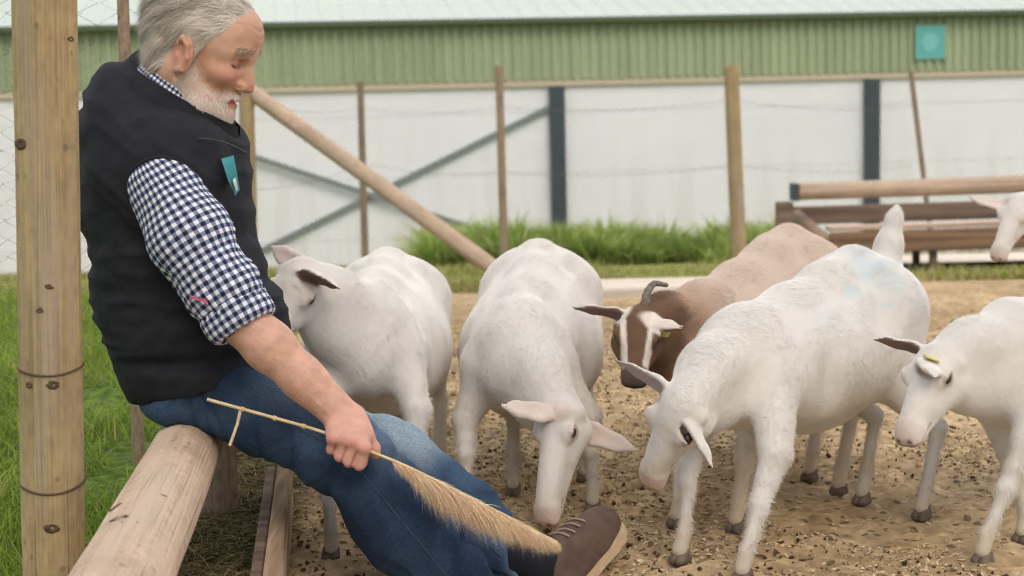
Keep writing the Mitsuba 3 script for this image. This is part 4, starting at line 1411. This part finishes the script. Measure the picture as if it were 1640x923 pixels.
def hair_col(p, lk, g):
    n = len(p)
    w = np.clip(.22 + .75 * sm(.35, .7, lk) * g.uniform(.6, 1.1, n) + .25 * sm(0, .06, p[:, 0]), 0, 1)[:, None]
    w = np.where(g.random(n)[:, None] < .15, .9, w)
    return lerp(np.array([.20, .165, .13]), np.array([.72, .66, .58]), w) * (1 - .25 * sm(-.02, -.09, p[:, 0]))[:, None]


strands('hair', lambda p: sm(-.002, .008, p[:, 2] - hairline(p[:, 0])) * (np.abs(p[:, 1]) < .0765), 20000, hair_flow,
        lambda p: .040 + .018 * sm(.0, .08, p[:, 2]), .0010, hair_col, 61, .33, label='swept back grey hair')
strands('beard', lambda p: np.clip(sm(.05, 1, beard_mask(p)) * (.35 + .9 * meshkit.noise(p * 90, 4)), 0, 1), 6000, lambda p: np.stack([.35 + 0 * p[:, 0], 0 * p[:, 0], -1 + 0 * p[:, 0]], 1),
        lambda p: .009 + .006 * sm(.02, .08, p[:, 0]) * sm(-.07, -.10, p[:, 2]), .0010, lambda p, lk, g: lerp(np.array([.34, .27, .22]), np.array([.70, .63, .57]), np.clip(.25 + .8 * lk * g.uniform(.5, 1.3, len(p)) + .35 * sm(.03, .07, p[:, 0]), 0, 1)[:, None]), 62, .30, label='short white beard')
strands('eyebrow', lambda p: ((np.abs(p[:, 1]) > .010) & (np.abs(p[:, 1]) < .050) & (np.abs(p[:, 2] - .021 + .12 * np.maximum(np.abs(p[:, 1]) - .032, 0)) < .006) & (p[:, 0] > .05)) * 1.0, 260,
        lambda p: np.stack([0 * p[:, 0], np.sign(p[:, 1]), -.2 + 0 * p[:, 0]], 1), lambda p: .012 + 0 * p[:, 0], .0009, lambda p, lk, g: np.broadcast_to(np.array([.36, .28, .22]), p.shape) * g.uniform(.6, 1.2, (len(p), 1)), 63, .35)

# fine hair on the forearm
g = np.random.default_rng(88)
tri = AV[am.faces]; cen = tri.mean(1)
ta = (cen - el) @ ad / np.linalg.norm(wr - el)
wgt = np.linalg.norm(np.cross(tri[:, 1] - tri[:, 0], tri[:, 2] - tri[:, 0]), axis=1) * (ta > -.05) * sm(1.12, .8, ta) * (.3 + (vnormals(am)[am.faces].mean(1) @ np.cross(ad, tocam) > -.3))
fi = g.choice(len(wgt), 1600, p=wgt / wgt.sum())
nn_ = unit_rows(vnormals(am)[am.faces[fi]].mean(1))
fl_ = ad + g.normal(0, .35, (1600, 3)); fl_ -= nn_ * np.einsum('ij,ij->i', fl_, nn_)[:, None]
dd_ = unit_rows(unit_rows(fl_) + nn_ * .3)
ah, per = strips(cen[fi], dd_, g.uniform(.007, .015, 1600), np.full(1600, .00035), unit_rows(np.cross(dd_, nn_)), -nn_ * .3, 2)
obj('arm_hair', ah, 'human_hair', man, kind='stuff', color=np.repeat(np.array([.42, .30, .20]) * g.uniform(.7, 1.4, (1600, 1)), per, 0))

# ---- vest
Vf = Flesh()
hw = lambda px: px / 833.0
Vf.ell(at(260, 292, 3.04), (.150, .195, .165), k=.05)
Vf.ell(at(276, 405, 3.04), (.160, .190, .165), k=.06)
Vf.ell(at(304, 505, 3.03), (.170, .188, .145), k=.06)
Vf.ell(at(326, 588, 3.04), (.158, .196, .118), k=.05)
Vf.ell(at(214, 205, 3.06), (.098, .165, .100), k=.05)
Vf.ell(at(328, 252, 3.05), (.074, .140, .085), k=.05)
Vf.ell(at(262, 275, 2.90), (.105, .075, .095), k=.05)
Vf.ell(at(290, 265, 3.20), (.105, .075, .095), k=.05)
Vf.chain([at(232, 150, 3.04), at(262, 205, 3.05)], [.080, .105], .05)
Vf.cone(at(400, 500, 3.03), at(420, 535, 3.03), .050, .045, .05)


def vest_cut(F, lo, h):
    n = F.shape
    X = lo[0] + h * np.arange(n[0])[:, None, None]
    Z = lo[2] + h * np.arange(n[2])[None, None, :]
    a, b = at(190, 655, 2.9), at(430, 604, 2.9)
    # the hem: a slightly slanting lower edge
    zz = a[2] + (b[2] - a[2]) * (X - a[0]) / (b[0] - a[0])
    return np.maximum(F, (zz - Z).astype(np.float32))


vm = Vf.mesh(.006, 2, carve=vest_cut)
VV, VN = np.asarray(vm.vertices), vnormals(vm)
# folds: horizontal creases low on the back and belly, soft drag lines from the shoulder
zr = (VV[:, 2] - P['pelvis'][2])
lowb = sm(.42, .10, zr) * sm(-.02, .05, zr)
q = np.stack([VV[:, 0] * 5, VV[:, 1] * 4, VV[:, 2] * 22], 1)
ridge = lambda a: 1 - np.abs(2 * a - 1)
d1 = (ridge(meshkit.fbm(q + 3, 2, 5)) - .6) * .022 * lowb
dg = (VV - P['shr']) @ unit((1, 0, -.9))
q2 = np.stack([dg * 4, VV[:, 1] * 3, ((VV - P['shr']) @ unit((.9, 0, 1))) * 17], 1)
d2 = (ridge(meshkit.fbm(q2 + 9, 2, 6)) - .6) * .026 * sm(.12, .4, zr)
d3 = (meshkit.fbm(VV * 11, 3, 7) - .5) * .018
VV = VV + VN * (d1 + d2 + d3)[:, None]
vm = trimesh.Trimesh(VV, vm.faces, process=False)
vest = obj('vest', vm, 'vest_fabric', man, label='black sleeveless zip vest', smooth=True)
VN = vnormals(vm)
vtree = cKDTree(VV)


def on_vest(px, py, out=.003):
    """Where the sight line through a pixel first meets the vest's surface, pushed out a little."""
    r = ray(px, py); r = r / np.linalg.norm(r)
    rel = VV - EYE
    t = rel @ r
    perp = np.linalg.norm(rel - t[:, None] * r, axis=1)
    ok = perp < .014
    i = np.where(ok)[0]
    k = i[np.argmin(t[i] + perp[i] * .5)]
    return EYE + r * t[k] + VN[k] * out, VN[k]


def patch(outline, mat, name, n=9, out=.0035, parent=None, label=None):
    """A flat emblem lying on the vest: a polygon of pixels filled by triangles and laid on the cloth."""
    from shapely.geometry import Polygon
    import shapely
    poly = Polygon(outline)
    v, f = trimesh.creation.triangulate_polygon(poly, engine='earcut')
    tm = trimesh.Trimesh(np.c_[v, np.zeros(len(v))], f, process=False)
    for _ in range(2):
        tm = tm.subdivide()
    pts = np.array([on_vest(a, b, out)[0] for a, b in tm.vertices[:, :2]])
    c, N_ = on_vest(*np.mean(outline, 0))
    # keep the emblem a smooth little shield following the cloth
    q = pts - pts.mean(0)
    A_ = np.c_[tm.vertices[:, :2] - tm.vertices[:, :2].mean(0), np.ones(len(pts))]
    A_ = np.c_[A_, A_[:, 0] ** 2, A_[:, 1] ** 2, A_[:, 0] * A_[:, 1]]
    fit = A_ @ np.linalg.lstsq(A_, pts, rcond=None)[0] + N_ * .002
    m = trimesh.Trimesh(fit, tm.faces, process=False)
    if (m.face_normals @ N_).mean() < 0:
        m.invert()
    return obj(name, m, mat, parent or vest, label=label)


patch([(351, 255), (370, 250), (375, 275), (380, 303), (373, 313), (361, 288)], 'emblem_teal', 'emblem', label='small teal emblem on the chest')
patch([(367, 288), (372, 285), (376, 301), (373, 305)], 'emblem_white', 'emblem_mark', out=.0055)


def cord(pxs, r, mat, name, parent, out=.001):
    pts = np.array([on_vest(a, b, out)[0] for a, b in pxs])
    for _ in range(6):
        pts[1:-1] = .5 * pts[1:-1] + .25 * (pts[:-2] + pts[2:])
    mm, _ = tube(pts, r, 6)
    return obj(name, mm, mat, parent, smooth=True)


ts = np.linspace(0, 1, 26)[:, None]
cord(np.array([318, 222]) * (1 - ts) + np.array([396, 246]) * ts + np.array([0, -6]) * np.sin(ts * 3.14), .0016, 'vest_seam', 'seam', vest)

# collars: a tilted oval ring round the neck; the vest's outside, the shirt's inside
def collar(c, e1, e2, n, ra, rb, h0, h1, flare, th, a0, a1, pts=60, rows=6, drop=None):
    a = np.linspace(a0, a1, pts)
    V, UV = [], []
    for side_ in (0, 1):
        for j in range(rows):
            t = j / (rows - 1)
            hh = h0 + (h1 - h0) * t + (0 if drop is None else drop(a) * t)
            k = 1 + flare * t
            off = th * (side_ - .5) * (1 - .6 * (t == 1) - .3 * (t == 0))
            V.append(c + np.outer(np.cos(a) * (ra * k + off), e1) + np.outer(np.sin(a) * (rb * k + off), e2) + np.outer(np.broadcast_to(hh, a.shape), n))
            UV.append(np.stack([a * (ra + rb) / 2, np.broadcast_to(hh, a.shape)], 1))
    V, UV = np.vstack(V), np.vstack(UV)
    f = []
    ring = lambda s_, j: (s_ * rows + j) * pts
    i = np.arange(pts - 1)
    for s_ in (0, 1):
        for j in range(rows - 1):
            A_, B_ = ring(s_, j), ring(s_, j + 1)
            q = np.stack([A_ + i, A_ + i + 1, B_ + i + 1, B_ + i], 1)
            f.append(q if s_ else q[:, ::-1])
    for j in (0, rows - 1):
        A_, B_ = ring(0, j), ring(1, j)
        f.append(np.stack([A_ + i, A_ + i + 1, B_ + i + 1, B_ + i], 1))
    return trimesh.Trimesh(V, np.vstack([np.vstack([x[:, [0, 1, 2]], x[:, [0, 2, 3]]]) for x in f]), process=False), UV


cb, cf = at(212, 118, 3.02), at(372, 212, 3.02)
e1 = unit(cf - cb); e2 = np.array([0, 1.0, 0]); nC = unit(np.cross(e1, e2)); nC = nC if nC[2] > 0 else -nC
cm, cuv = collar(lerp(cb, cf, .5) - nC * .020, e1, e2, nC, np.linalg.norm(cf - cb) / 2 + .020, .104, -.035, .036, -.13, .017, .12, 2 * np.pi - .12)
obj('collar', cm, 'vest_fabric', vest, smooth=True)
cb2, cf2 = at(222, 100, 3.02), at(362, 200, 3.02)
e1b = unit(cf2 - cb2); nD = unit(np.cross(e1b, e2)); nD = nD if nD[2] > 0 else -nD
cm, cuv = collar(lerp(cb2, cf2, .5), e1b, e2, nD, np.linalg.norm(cf2 - cb2) / 2, .090, -.03, .036, -.10, .006, .15, 2 * np.pi - .15)
cuv = cuv * 1.7
shirt_c = obj('shirt_collar', cm, 'check_shirt', man, label='checked shirt collar', smooth=True, uv=cuv)

# ---- shirt sleeve, rolled above the forearm
Sf = Flesh()
sh, el = P['shr'], P['elr']
sd = unit(el - sh)
Sf.chain([sh - sd * .02 + np.array([.0, .03, .005]), lerp(sh, el, .3), lerp(sh, el, .72), el - sd * .006], [.071, .070, .062, .058], .03)
def sleeve_cut(F, lo, h):
    n = F.shape
    g3 = np.stack(np.meshgrid(*[lo[i] + h * np.arange(n[i]) for i in range(3)], indexing='ij'), -1)
    return np.maximum(F, (((g3 - (el + sd * .018)) @ sd)).astype(np.float32))
sm_ = Sf.mesh(.0045, 2, carve=sleeve_cut)
SV, SNn = np.asarray(sm_.vertices), vnormals(sm_)
ax_a = unit(np.cross(sd, [0, 1, 0])); ax_b = np.cross(sd, ax_a)


def sleeve_uv(V):
    rel = V - sh
    v = rel @ sd
    a = np.arctan2(rel @ ax_a, -(rel @ ax_b) * np.sign((np.array([0, -1, 0]) @ ax_b)) * -1)
    return np.stack([a * .068, v], 1), v, a


uvS, vS, aS = sleeve_uv(SV)
fold = (ridge(meshkit.fbm(np.stack([aS * 1.6, vS * 26 + aS * 2.0, 0 * aS], 1) + 4, 2, 8)) - .6) * .013 * sm(.02, .14, vS) + (meshkit.fbm(SV * 18, 2, 3) - .5) * .010
SV = SV + SNn * fold[:, None]
slv = obj('shirt_sleeve', trimesh.Trimesh(SV, sm_.faces, process=False), 'check_shirt', man, label='navy and white checked shirt sleeve', smooth=True, uv=uvS)
# the welted armhole where the sleeve comes out of the vest
loop = []
for ang in np.linspace(-np.pi, np.pi, 73)[:-1]:
    sel = np.where(np.abs(np.angle(np.exp(1j * (aS - ang)))) < .09)[0]
    sel = sel[np.argsort(-vS[sel])]
    _, ni = vtree.query(SV[sel])
    outside = np.einsum('ij,ij->i', SV[sel] - VV[ni], VN[ni]) > 0
    inn = np.where(~outside)[0]
    if len(inn) and inn[0] > 0:
        loop.append(SV[sel[inn[0]]] + SNn[sel[inn[0]]] * .001)
loop = np.array(loop + loop[:1])
for _ in range(8):
    loop[1:-1] = .5 * loop[1:-1] + .25 * (loop[:-2] + loop[2:])
    loop[0] = loop[-1] = .5 * loop[0] + .25 * (loop[1] + loop[-2])
mm, _ = tube(loop, .0042, 8, False)
obj('armhole_binding', mm, 'vest_fabric', vest, smooth=True)
# the rolled cuff
a = np.linspace(0, 2 * np.pi, 49)
prof = [(.046, .016), (.057, .020), (.0635, .014), (.066, .0), (.0665, -.022), (.065, -.032), (.058, -.034)]
cV, cUV = [], []
for r_, t_ in prof:
    wob = 1 + .03 * np.sin(a * 3 + t_ * 60) + .02 * np.sin(a * 5 + 1)
    cV.append(el + sd * t_ + np.outer(np.cos(a) * r_ * wob, ax_a) + np.outer(np.sin(a) * r_ * wob, ax_b))
    cUV.append(np.stack([a * .064, np.full(49, t_ * 1.0)], 1))
cV, cUV = np.vstack(cV), np.vstack(cUV)
cF = []
for j in range(len(prof) - 1):
    i = np.arange(48)
    cF.append(np.stack([j * 49 + i, j * 49 + i + 1, (j + 1) * 49 + i + 1, (j + 1) * 49 + i], 1))
cF = np.vstack(cF)
obj('cuff', (cV, cF), 'check_shirt', slv, smooth=True, uv=cUV)
# a small pink stitched word-like mark on the sleeve
mk = []
for k, (px, py) in enumerate(((306, 478), (313, 476), (319, 481), (326, 480), (333, 487))):
    r = ray(px, py); r = r / np.linalg.norm(r)
    rel = SV - EYE; t = rel @ r; pp = np.linalg.norm(rel - t[:, None] * r, axis=1)
    i = np.where(pp < .008)[0]; k_ = i[np.argmin(t[i])]
    mk.append(EYE + r * t[k_] + SNn[k_] * .002)
mm, _ = tube(np.array(mk), .0022, 6)
obj('stitching', mm, 'stitch_pink', slv, label='short pink stitched mark')
# the far sleeve
Lf = Flesh()
Lf.chain([P['shl'] - UP * .01, lerp(P['shl'], P['ell'], .5), P['ell'], lerp(P['ell'], P['wrl'], .6)], [.075, .072, .064, .055], .02)
lm = Lf.mesh(.008, 2)
LV = np.asarray(lm.vertices)
obj('shirt_sleeve', lm, 'check_shirt', man, smooth=True, uv=np.stack([LV[:, 1] + LV[:, 0] * .5, LV[:, 2]], 1))

# ---- jeans
def jeans_leg(hip, knee, ankle, rs, name, cut, fade_light_amt, seed, waist=None):
    J = Flesh()
    J.chain([hip, lerp(hip, knee, .55), knee - unit(knee - hip) * .02], rs[:3], .03)
    J.chain([knee, lerp(knee, ankle, .45), ankle], rs[2:5], .08)
    if waist is not None:
        waist(J)
    sdn = unit(ankle - knee)

    def c(F, lo, h):
        n = F.shape
        g3 = np.stack(np.meshgrid(*[lo[i] + h * np.arange(n[i]) for i in range(3)], indexing='ij'), -1)
        return np.maximum(F, ((g3 - (ankle + sdn * .0)) @ cut).astype(np.float32))
    m = J.mesh(.005, 2, carve=c)
    V, N = np.asarray(m.vertices), vnormals(m)
    td, kd = unit(knee - hip), sdn
    _, tt = seg_dist(V, hip, knee)
    _, ts_ = seg_dist(V, knee, ankle)
    along = np.where(ts_ > .02, np.linalg.norm(knee - hip) + ts_ * np.linalg.norm(ankle - knee), tt * np.linalg.norm(knee - hip))
    dk = np.linalg.norm(V - knee, axis=1)
    q = np.stack([V[:, 0] * 7, V[:, 1] * 6, along * 24 + V[:, 2] * 8], 1)
    q = np.stack([V[:, 0] * 6, V[:, 1] * 5, along * 15 + V[:, 2] * 6], 1)
    fold = (.35 - ridge(meshkit.fbm(q + seed, 2, seed)) ** 4) * (.009 + .006 * sm(.17, .04, dk) + .020 * sm(.62, .85, ts_) + .012 * sm(.35, .05, tt))
    lng = np.stack([along * 3.2, V[:, 1] * 11, (V @ np.cross(kd, [0, 1, 0])) * 17], 1)
    fold += (ridge(meshkit.fbm(lng + seed + 5, 2, seed + 1)) - .6) * .016 * sm(.05, .3, ts_)
    fold += (meshkit.fbm(V * 14, 2, seed + 2) - .5) * .008
    # sharp creases fanning out from hip and knee and bunching above the hem
    gw = np.random.default_rng(seed + 40)
    Lt, Ls = np.linalg.norm(knee - hip), np.linalg.norm(ankle - knee)
    ang = np.arctan2(V @ np.array([0, 1.0, 0]) - np.where(ts_ > .02, lerp(knee[1], ankle[1], ts_), lerp(hip[1], knee[1], tt)),
                     np.where(ts_ > .02, (V - knee) @ unit(np.cross(kd, [0, 1, 0])), (V - hip) @ unit(np.cross(td, [0, 1, 0]))))
    for c0, sp, n_, amp in ((.05 * Lt, .10, 6, .006), (Lt, .11, 10, .0050), (Lt + Ls * .86, .09, 8, .008), (Lt + Ls * .45, .15, 6, .0045)):
        for _ in range(n_):
            a0, m_, p0, w0 = c0 + gw.normal(0, sp * .6), gw.normal(0, .05), gw.uniform(-3.1, 3.1), gw.uniform(.5, 1.2)
            da = np.angle(np.exp(1j * (ang - p0)))
            fold += gw.choice([-1, 1], p=[.65, .35]) * amp * gw.uniform(.5, 1) * np.exp(-((along - a0 - m_ * da) / gw.uniform(.006, .013)) ** 2 - (da / w0) ** 2)
    V2 = V + N * fold[:, None]
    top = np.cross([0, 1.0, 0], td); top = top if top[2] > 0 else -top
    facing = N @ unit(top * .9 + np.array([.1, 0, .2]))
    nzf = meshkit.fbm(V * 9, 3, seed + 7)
    fade_and_light = fade_light_amt * sm(.25, .85, facing) * sm(.28, .55, tt) * sm(.30, .02, ts_) * (.55 + .9 * nzf)  # upward sides of thigh and knee paled: light from above plus washed fade
    fade_and_light += .20 * sm(.5, .9, meshkit.fbm(q * 1.7, 2, seed + 11)) * sm(.5, 1, ts_) + .28 * sm(.012, .002, np.abs((V - ankle) @ cut))
    # the outer seam and the hem's double stitching
    N2 = vnormals(trimesh.Trimesh(V2, m.faces, process=False))
    def seam(axis_pts, dirs, r, out=.0004):
        line_ = []
        for c_, d_ in zip(axis_pts, dirs):
            rel = V2 - c_
            sc = rel @ d_ - 3.0 * np.linalg.norm(rel - np.outer(rel @ d_, d_), axis=1)
            k_ = np.argmax(sc)
            line_.append(c_ + d_ * (rel[k_] @ d_ + out))
        line_ = np.array(line_)
        for _ in range(3):
            line_[1:-1] = .5 * line_[1:-1] + .25 * (line_[:-2] + line_[2:])
        return tube(line_, r, 5, False)[0]
    ax_ = np.vstack([line(lerp(hip, knee, .35), lerp(hip, knee, .92), 22), line(lerp(knee, ankle, .08), lerp(knee, ankle, .97), 26)])
    od = unit(np.array([.10, -1.0, .22]))
    key = obj(name, trimesh.Trimesh(V2, m.faces, process=False), 'denim', jeans, smooth=True, uv=np.stack([np.clip(fade_and_light, 0, .95), along], 1))
    obj('side_seam', seam(ax_, [od] * len(ax_), .0016), 'denim_seam', key)
    return key


jeans = tag(key_for('jeans', man), 'dark blue denim jeans, washed fade and painted light from above on the far thigh')
def seat(J):
    J.ell(at(330, 600, 3.04), (.130, .165, .080), k=.05)
    J.ell(at(310, 628, 3.04), (.108, .155, .050), k=.05)
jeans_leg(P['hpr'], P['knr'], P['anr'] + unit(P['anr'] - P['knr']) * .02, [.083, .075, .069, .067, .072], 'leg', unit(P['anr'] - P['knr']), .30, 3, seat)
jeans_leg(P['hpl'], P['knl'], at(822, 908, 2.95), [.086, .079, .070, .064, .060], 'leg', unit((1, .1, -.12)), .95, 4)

# ---- socks and shoes
def shoe(heel, t, n, L, ankle, seed, low=1.0):
    """Low suede lace-up with a cream edge to the sole. t: heel to toe, n: up from the sole."""
    t = unit(t); n = unit(n - t * (np.asarray(n) @ t)); s = np.cross(n, t)
    p = lambda a, b, c: heel + t * (a * L) + s * b + n * (c * low)
    key = key_for('shoe', man)
    U = Flesh()
    U.chain([p(.09, 0, .040), p(.12, 0, .085)], [.036, .037], .02)
    U.chain([p(.10, 0, .036), p(.38, 0, .040), p(.62, 0, .034), p(.84, .002, .030), p(.92, .002, .028)], [.036, .038, .044, .040, .034], .025)
    U.chain([p(.30, 0, .085), p(.52, 0, .062), p(.72, 0, .045)], [.030, .031, .030], .03)
    m = U.mesh(.004, 2, carve=lambda F, lo, h: np.maximum(F, ((heel + n * .016 - np.stack(np.meshgrid(*[lo[i] + h * np.arange(F.shape[i]) for i in range(3)], indexing='ij'), -1)) @ n).astype(np.float32)))
    scene[key] = mikit.ply(m, 'suede', smooth=True)
    labels[key] = {'label': 'brown suede lace-up shoe with a cream sole edge'}
    import shapely.geometry as sg_
    ol = []
    for a_, w in ((.0, .018), (.02, .028), (.10, .037), (.30, .037), (.50, .042), (.68, .050), (.82, .049), (.93, .038), (.985, .020)):
        ol.append((a_ * L, w))
    pol = sg_.Polygon(ol + [(a_, -w * .97) for a_, w in ol[::-1]]).buffer(.006).buffer(.002)
    so = trimesh.creation.extrude_polygon(pol, .019, engine='earcut')
    M = np.eye(4); M[:3, 0], M[:3, 1], M[:3, 2], M[:3, 3] = t, s, n, heel
    so.apply_transform(M)
    obj('sole', so, 'sole_cream', key)
    for k in range(4):
        a_ = .36 + .085 * k
        pts = []
        for b in np.linspace(-.026, .026, 11):
            q0 = p(a_ - .02 * abs(b) / .026, b, .06)
            rel = m.vertices - q0
            up_ = rel @ n
            off = np.linalg.norm(rel - np.outer(up_, n), axis=1)
            pts.append(q0 + n * (up_[(off < .007)].max() + .0012))
        pts = np.array(pts)
        for _ in range(2):
            pts[1:-1] = .5 * pts[1:-1] + .25 * (pts[:-2] + pts[2:])
        mm, _ = tube(pts, .0024, 6)
        obj('lace', mm, 'lace', key)
    return key


h0 = at(897, 968, 2.92)
shoe(h0, np.array([.105, .165, .088]), np.array([-.50, -.45, .72]), .235, P['anl'], 5, .9)
Kf = Flesh(); Kf.chain([at(796, 886, 2.95), at(850, 893, 2.93), at(872, 906, 2.935), at(893, 938, 2.95)], [.048, .045, .041, .034], .03)
km = Kf.mesh(.005, 2)
KV = np.asarray(km.vertices); KV = KV + vnormals(km) * ((ridge(meshkit.fbm(KV * [30, 12, 12], 2, 4)) - .5) * .006)[:, None]
obj('sock', trimesh.Trimesh(KV, km.faces, process=False), 'sock_knit', man, smooth=True, label='dark navy sock')
ank = P['anr']
h1 = np.array([ank[0] - .02, ank[1] + .03, .0])
shoe(h1, np.array([.15, -1, 0.0]), UP, .28, ank, 6, .30)
Kf = Flesh(); Kf.chain([ank + np.array([-.05, 0, .05]), ank + np.array([.012, 0, .0])], [.045, .042], .03)
obj('sock', Kf.mesh(.006, 2), 'sock_knit', man, smooth=True)

# ---- the reed plume in his hand
reed = thing('reed_plume', 'long straw-coloured reed stalk with a feathery plume held along the leg', 'reed')
rp = np.array(REED)
k = np.linspace(0, 1, 60)
sl = np.concatenate([[0], np.cumsum(np.linalg.norm(np.diff(rp, axis=0), axis=1))]); sl /= sl[-1]
RP = np.stack([np.interp(k, sl, rp[:, c]) for c in range(3)], 1)
for _ in range(12):
    RP[1:-1] = .5 * RP[1:-1] + .25 * (RP[:-2] + RP[2:])
scene['reed_stalk'] = principled(proc(lambda p, n, uv: mix((.50, .38, .19), (.72, .60, .38), noise(p.x * 70, p.y * 70, p.z * 70))), .55)
mm, _ = tube(RP, np.interp(k, [0, .5, 1], [.0034, .0030, .0012]), 8)
obj('stalk', mm, 'reed_stalk', reed, smooth=True)
for kk in (.10, .19, .27, .43):
    c = np.array([np.interp(kk, k, RP[:, j]) for j in range(3)])
    dd = unit(RP[int(kk * 60) + 1] - RP[int(kk * 60)])
    mm, _ = tube([c - dd * .003, c + dd * .003], .0045, 8)
    obj('node', mm, 'reed_stalk', reed)
mm, _ = tube([at(386, 654, 2.765), at(380, 680, 2.762), at(368, 714, 2.755)], [.0032, .0028, .0030], 8)
obj('twig', mm, 'reed_stalk', reed, smooth=True, label='short side twig hanging from the stalk')
g = np.random.default_rng(77)
n = 22000
tt = .515 + .475 * g.random(n)
c = np.stack([np.interp(tt, k, RP[:, j]) for j in range(3)], 1)
axd = unit(RP[-1] - RP[35])
dn_ = np.array([0, 0, -1.0]); dn_ = unit(dn_ - axd * (dn_ @ axd)); sd_ = np.cross(axd, dn_)
w = np.interp(tt, [.515, .60, .75, .92, 1], [.25, 1, 1, .6, .25])
an2 = g.normal(0, .55, n)
out = np.cos(an2)[:, None] * dn_ + np.sin(an2)[:, None] * sd_
d = unit_rows(axd * g.uniform(1.1, 2.2, n)[:, None] + out * g.uniform(.35, 1.15, n)[:, None])
L = .062 * w * g.uniform(.5, 1.2, n)
bend = np.array([0, 0, -.45]) * g.uniform(.1, 1, n)[:, None] + g.normal(0, .07, (n, 3))
sv = unit_rows(np.cross(d, g.normal(0, 1, (n, 3))))
m, per = strips(c, d, L, np.full(n, .0009), sv, bend, 3)
cc = np.array([(.72, .54, .35), (.80, .64, .44), (.60, .44, .28), (.86, .73, .54)])[g.integers(0, 4, n)] * g.uniform(.85, 1.15, (n, 1))
obj('plume', m, 'straw', reed, label='feathery seed plume', kind='stuff', color=np.repeat(cc, per, 0))
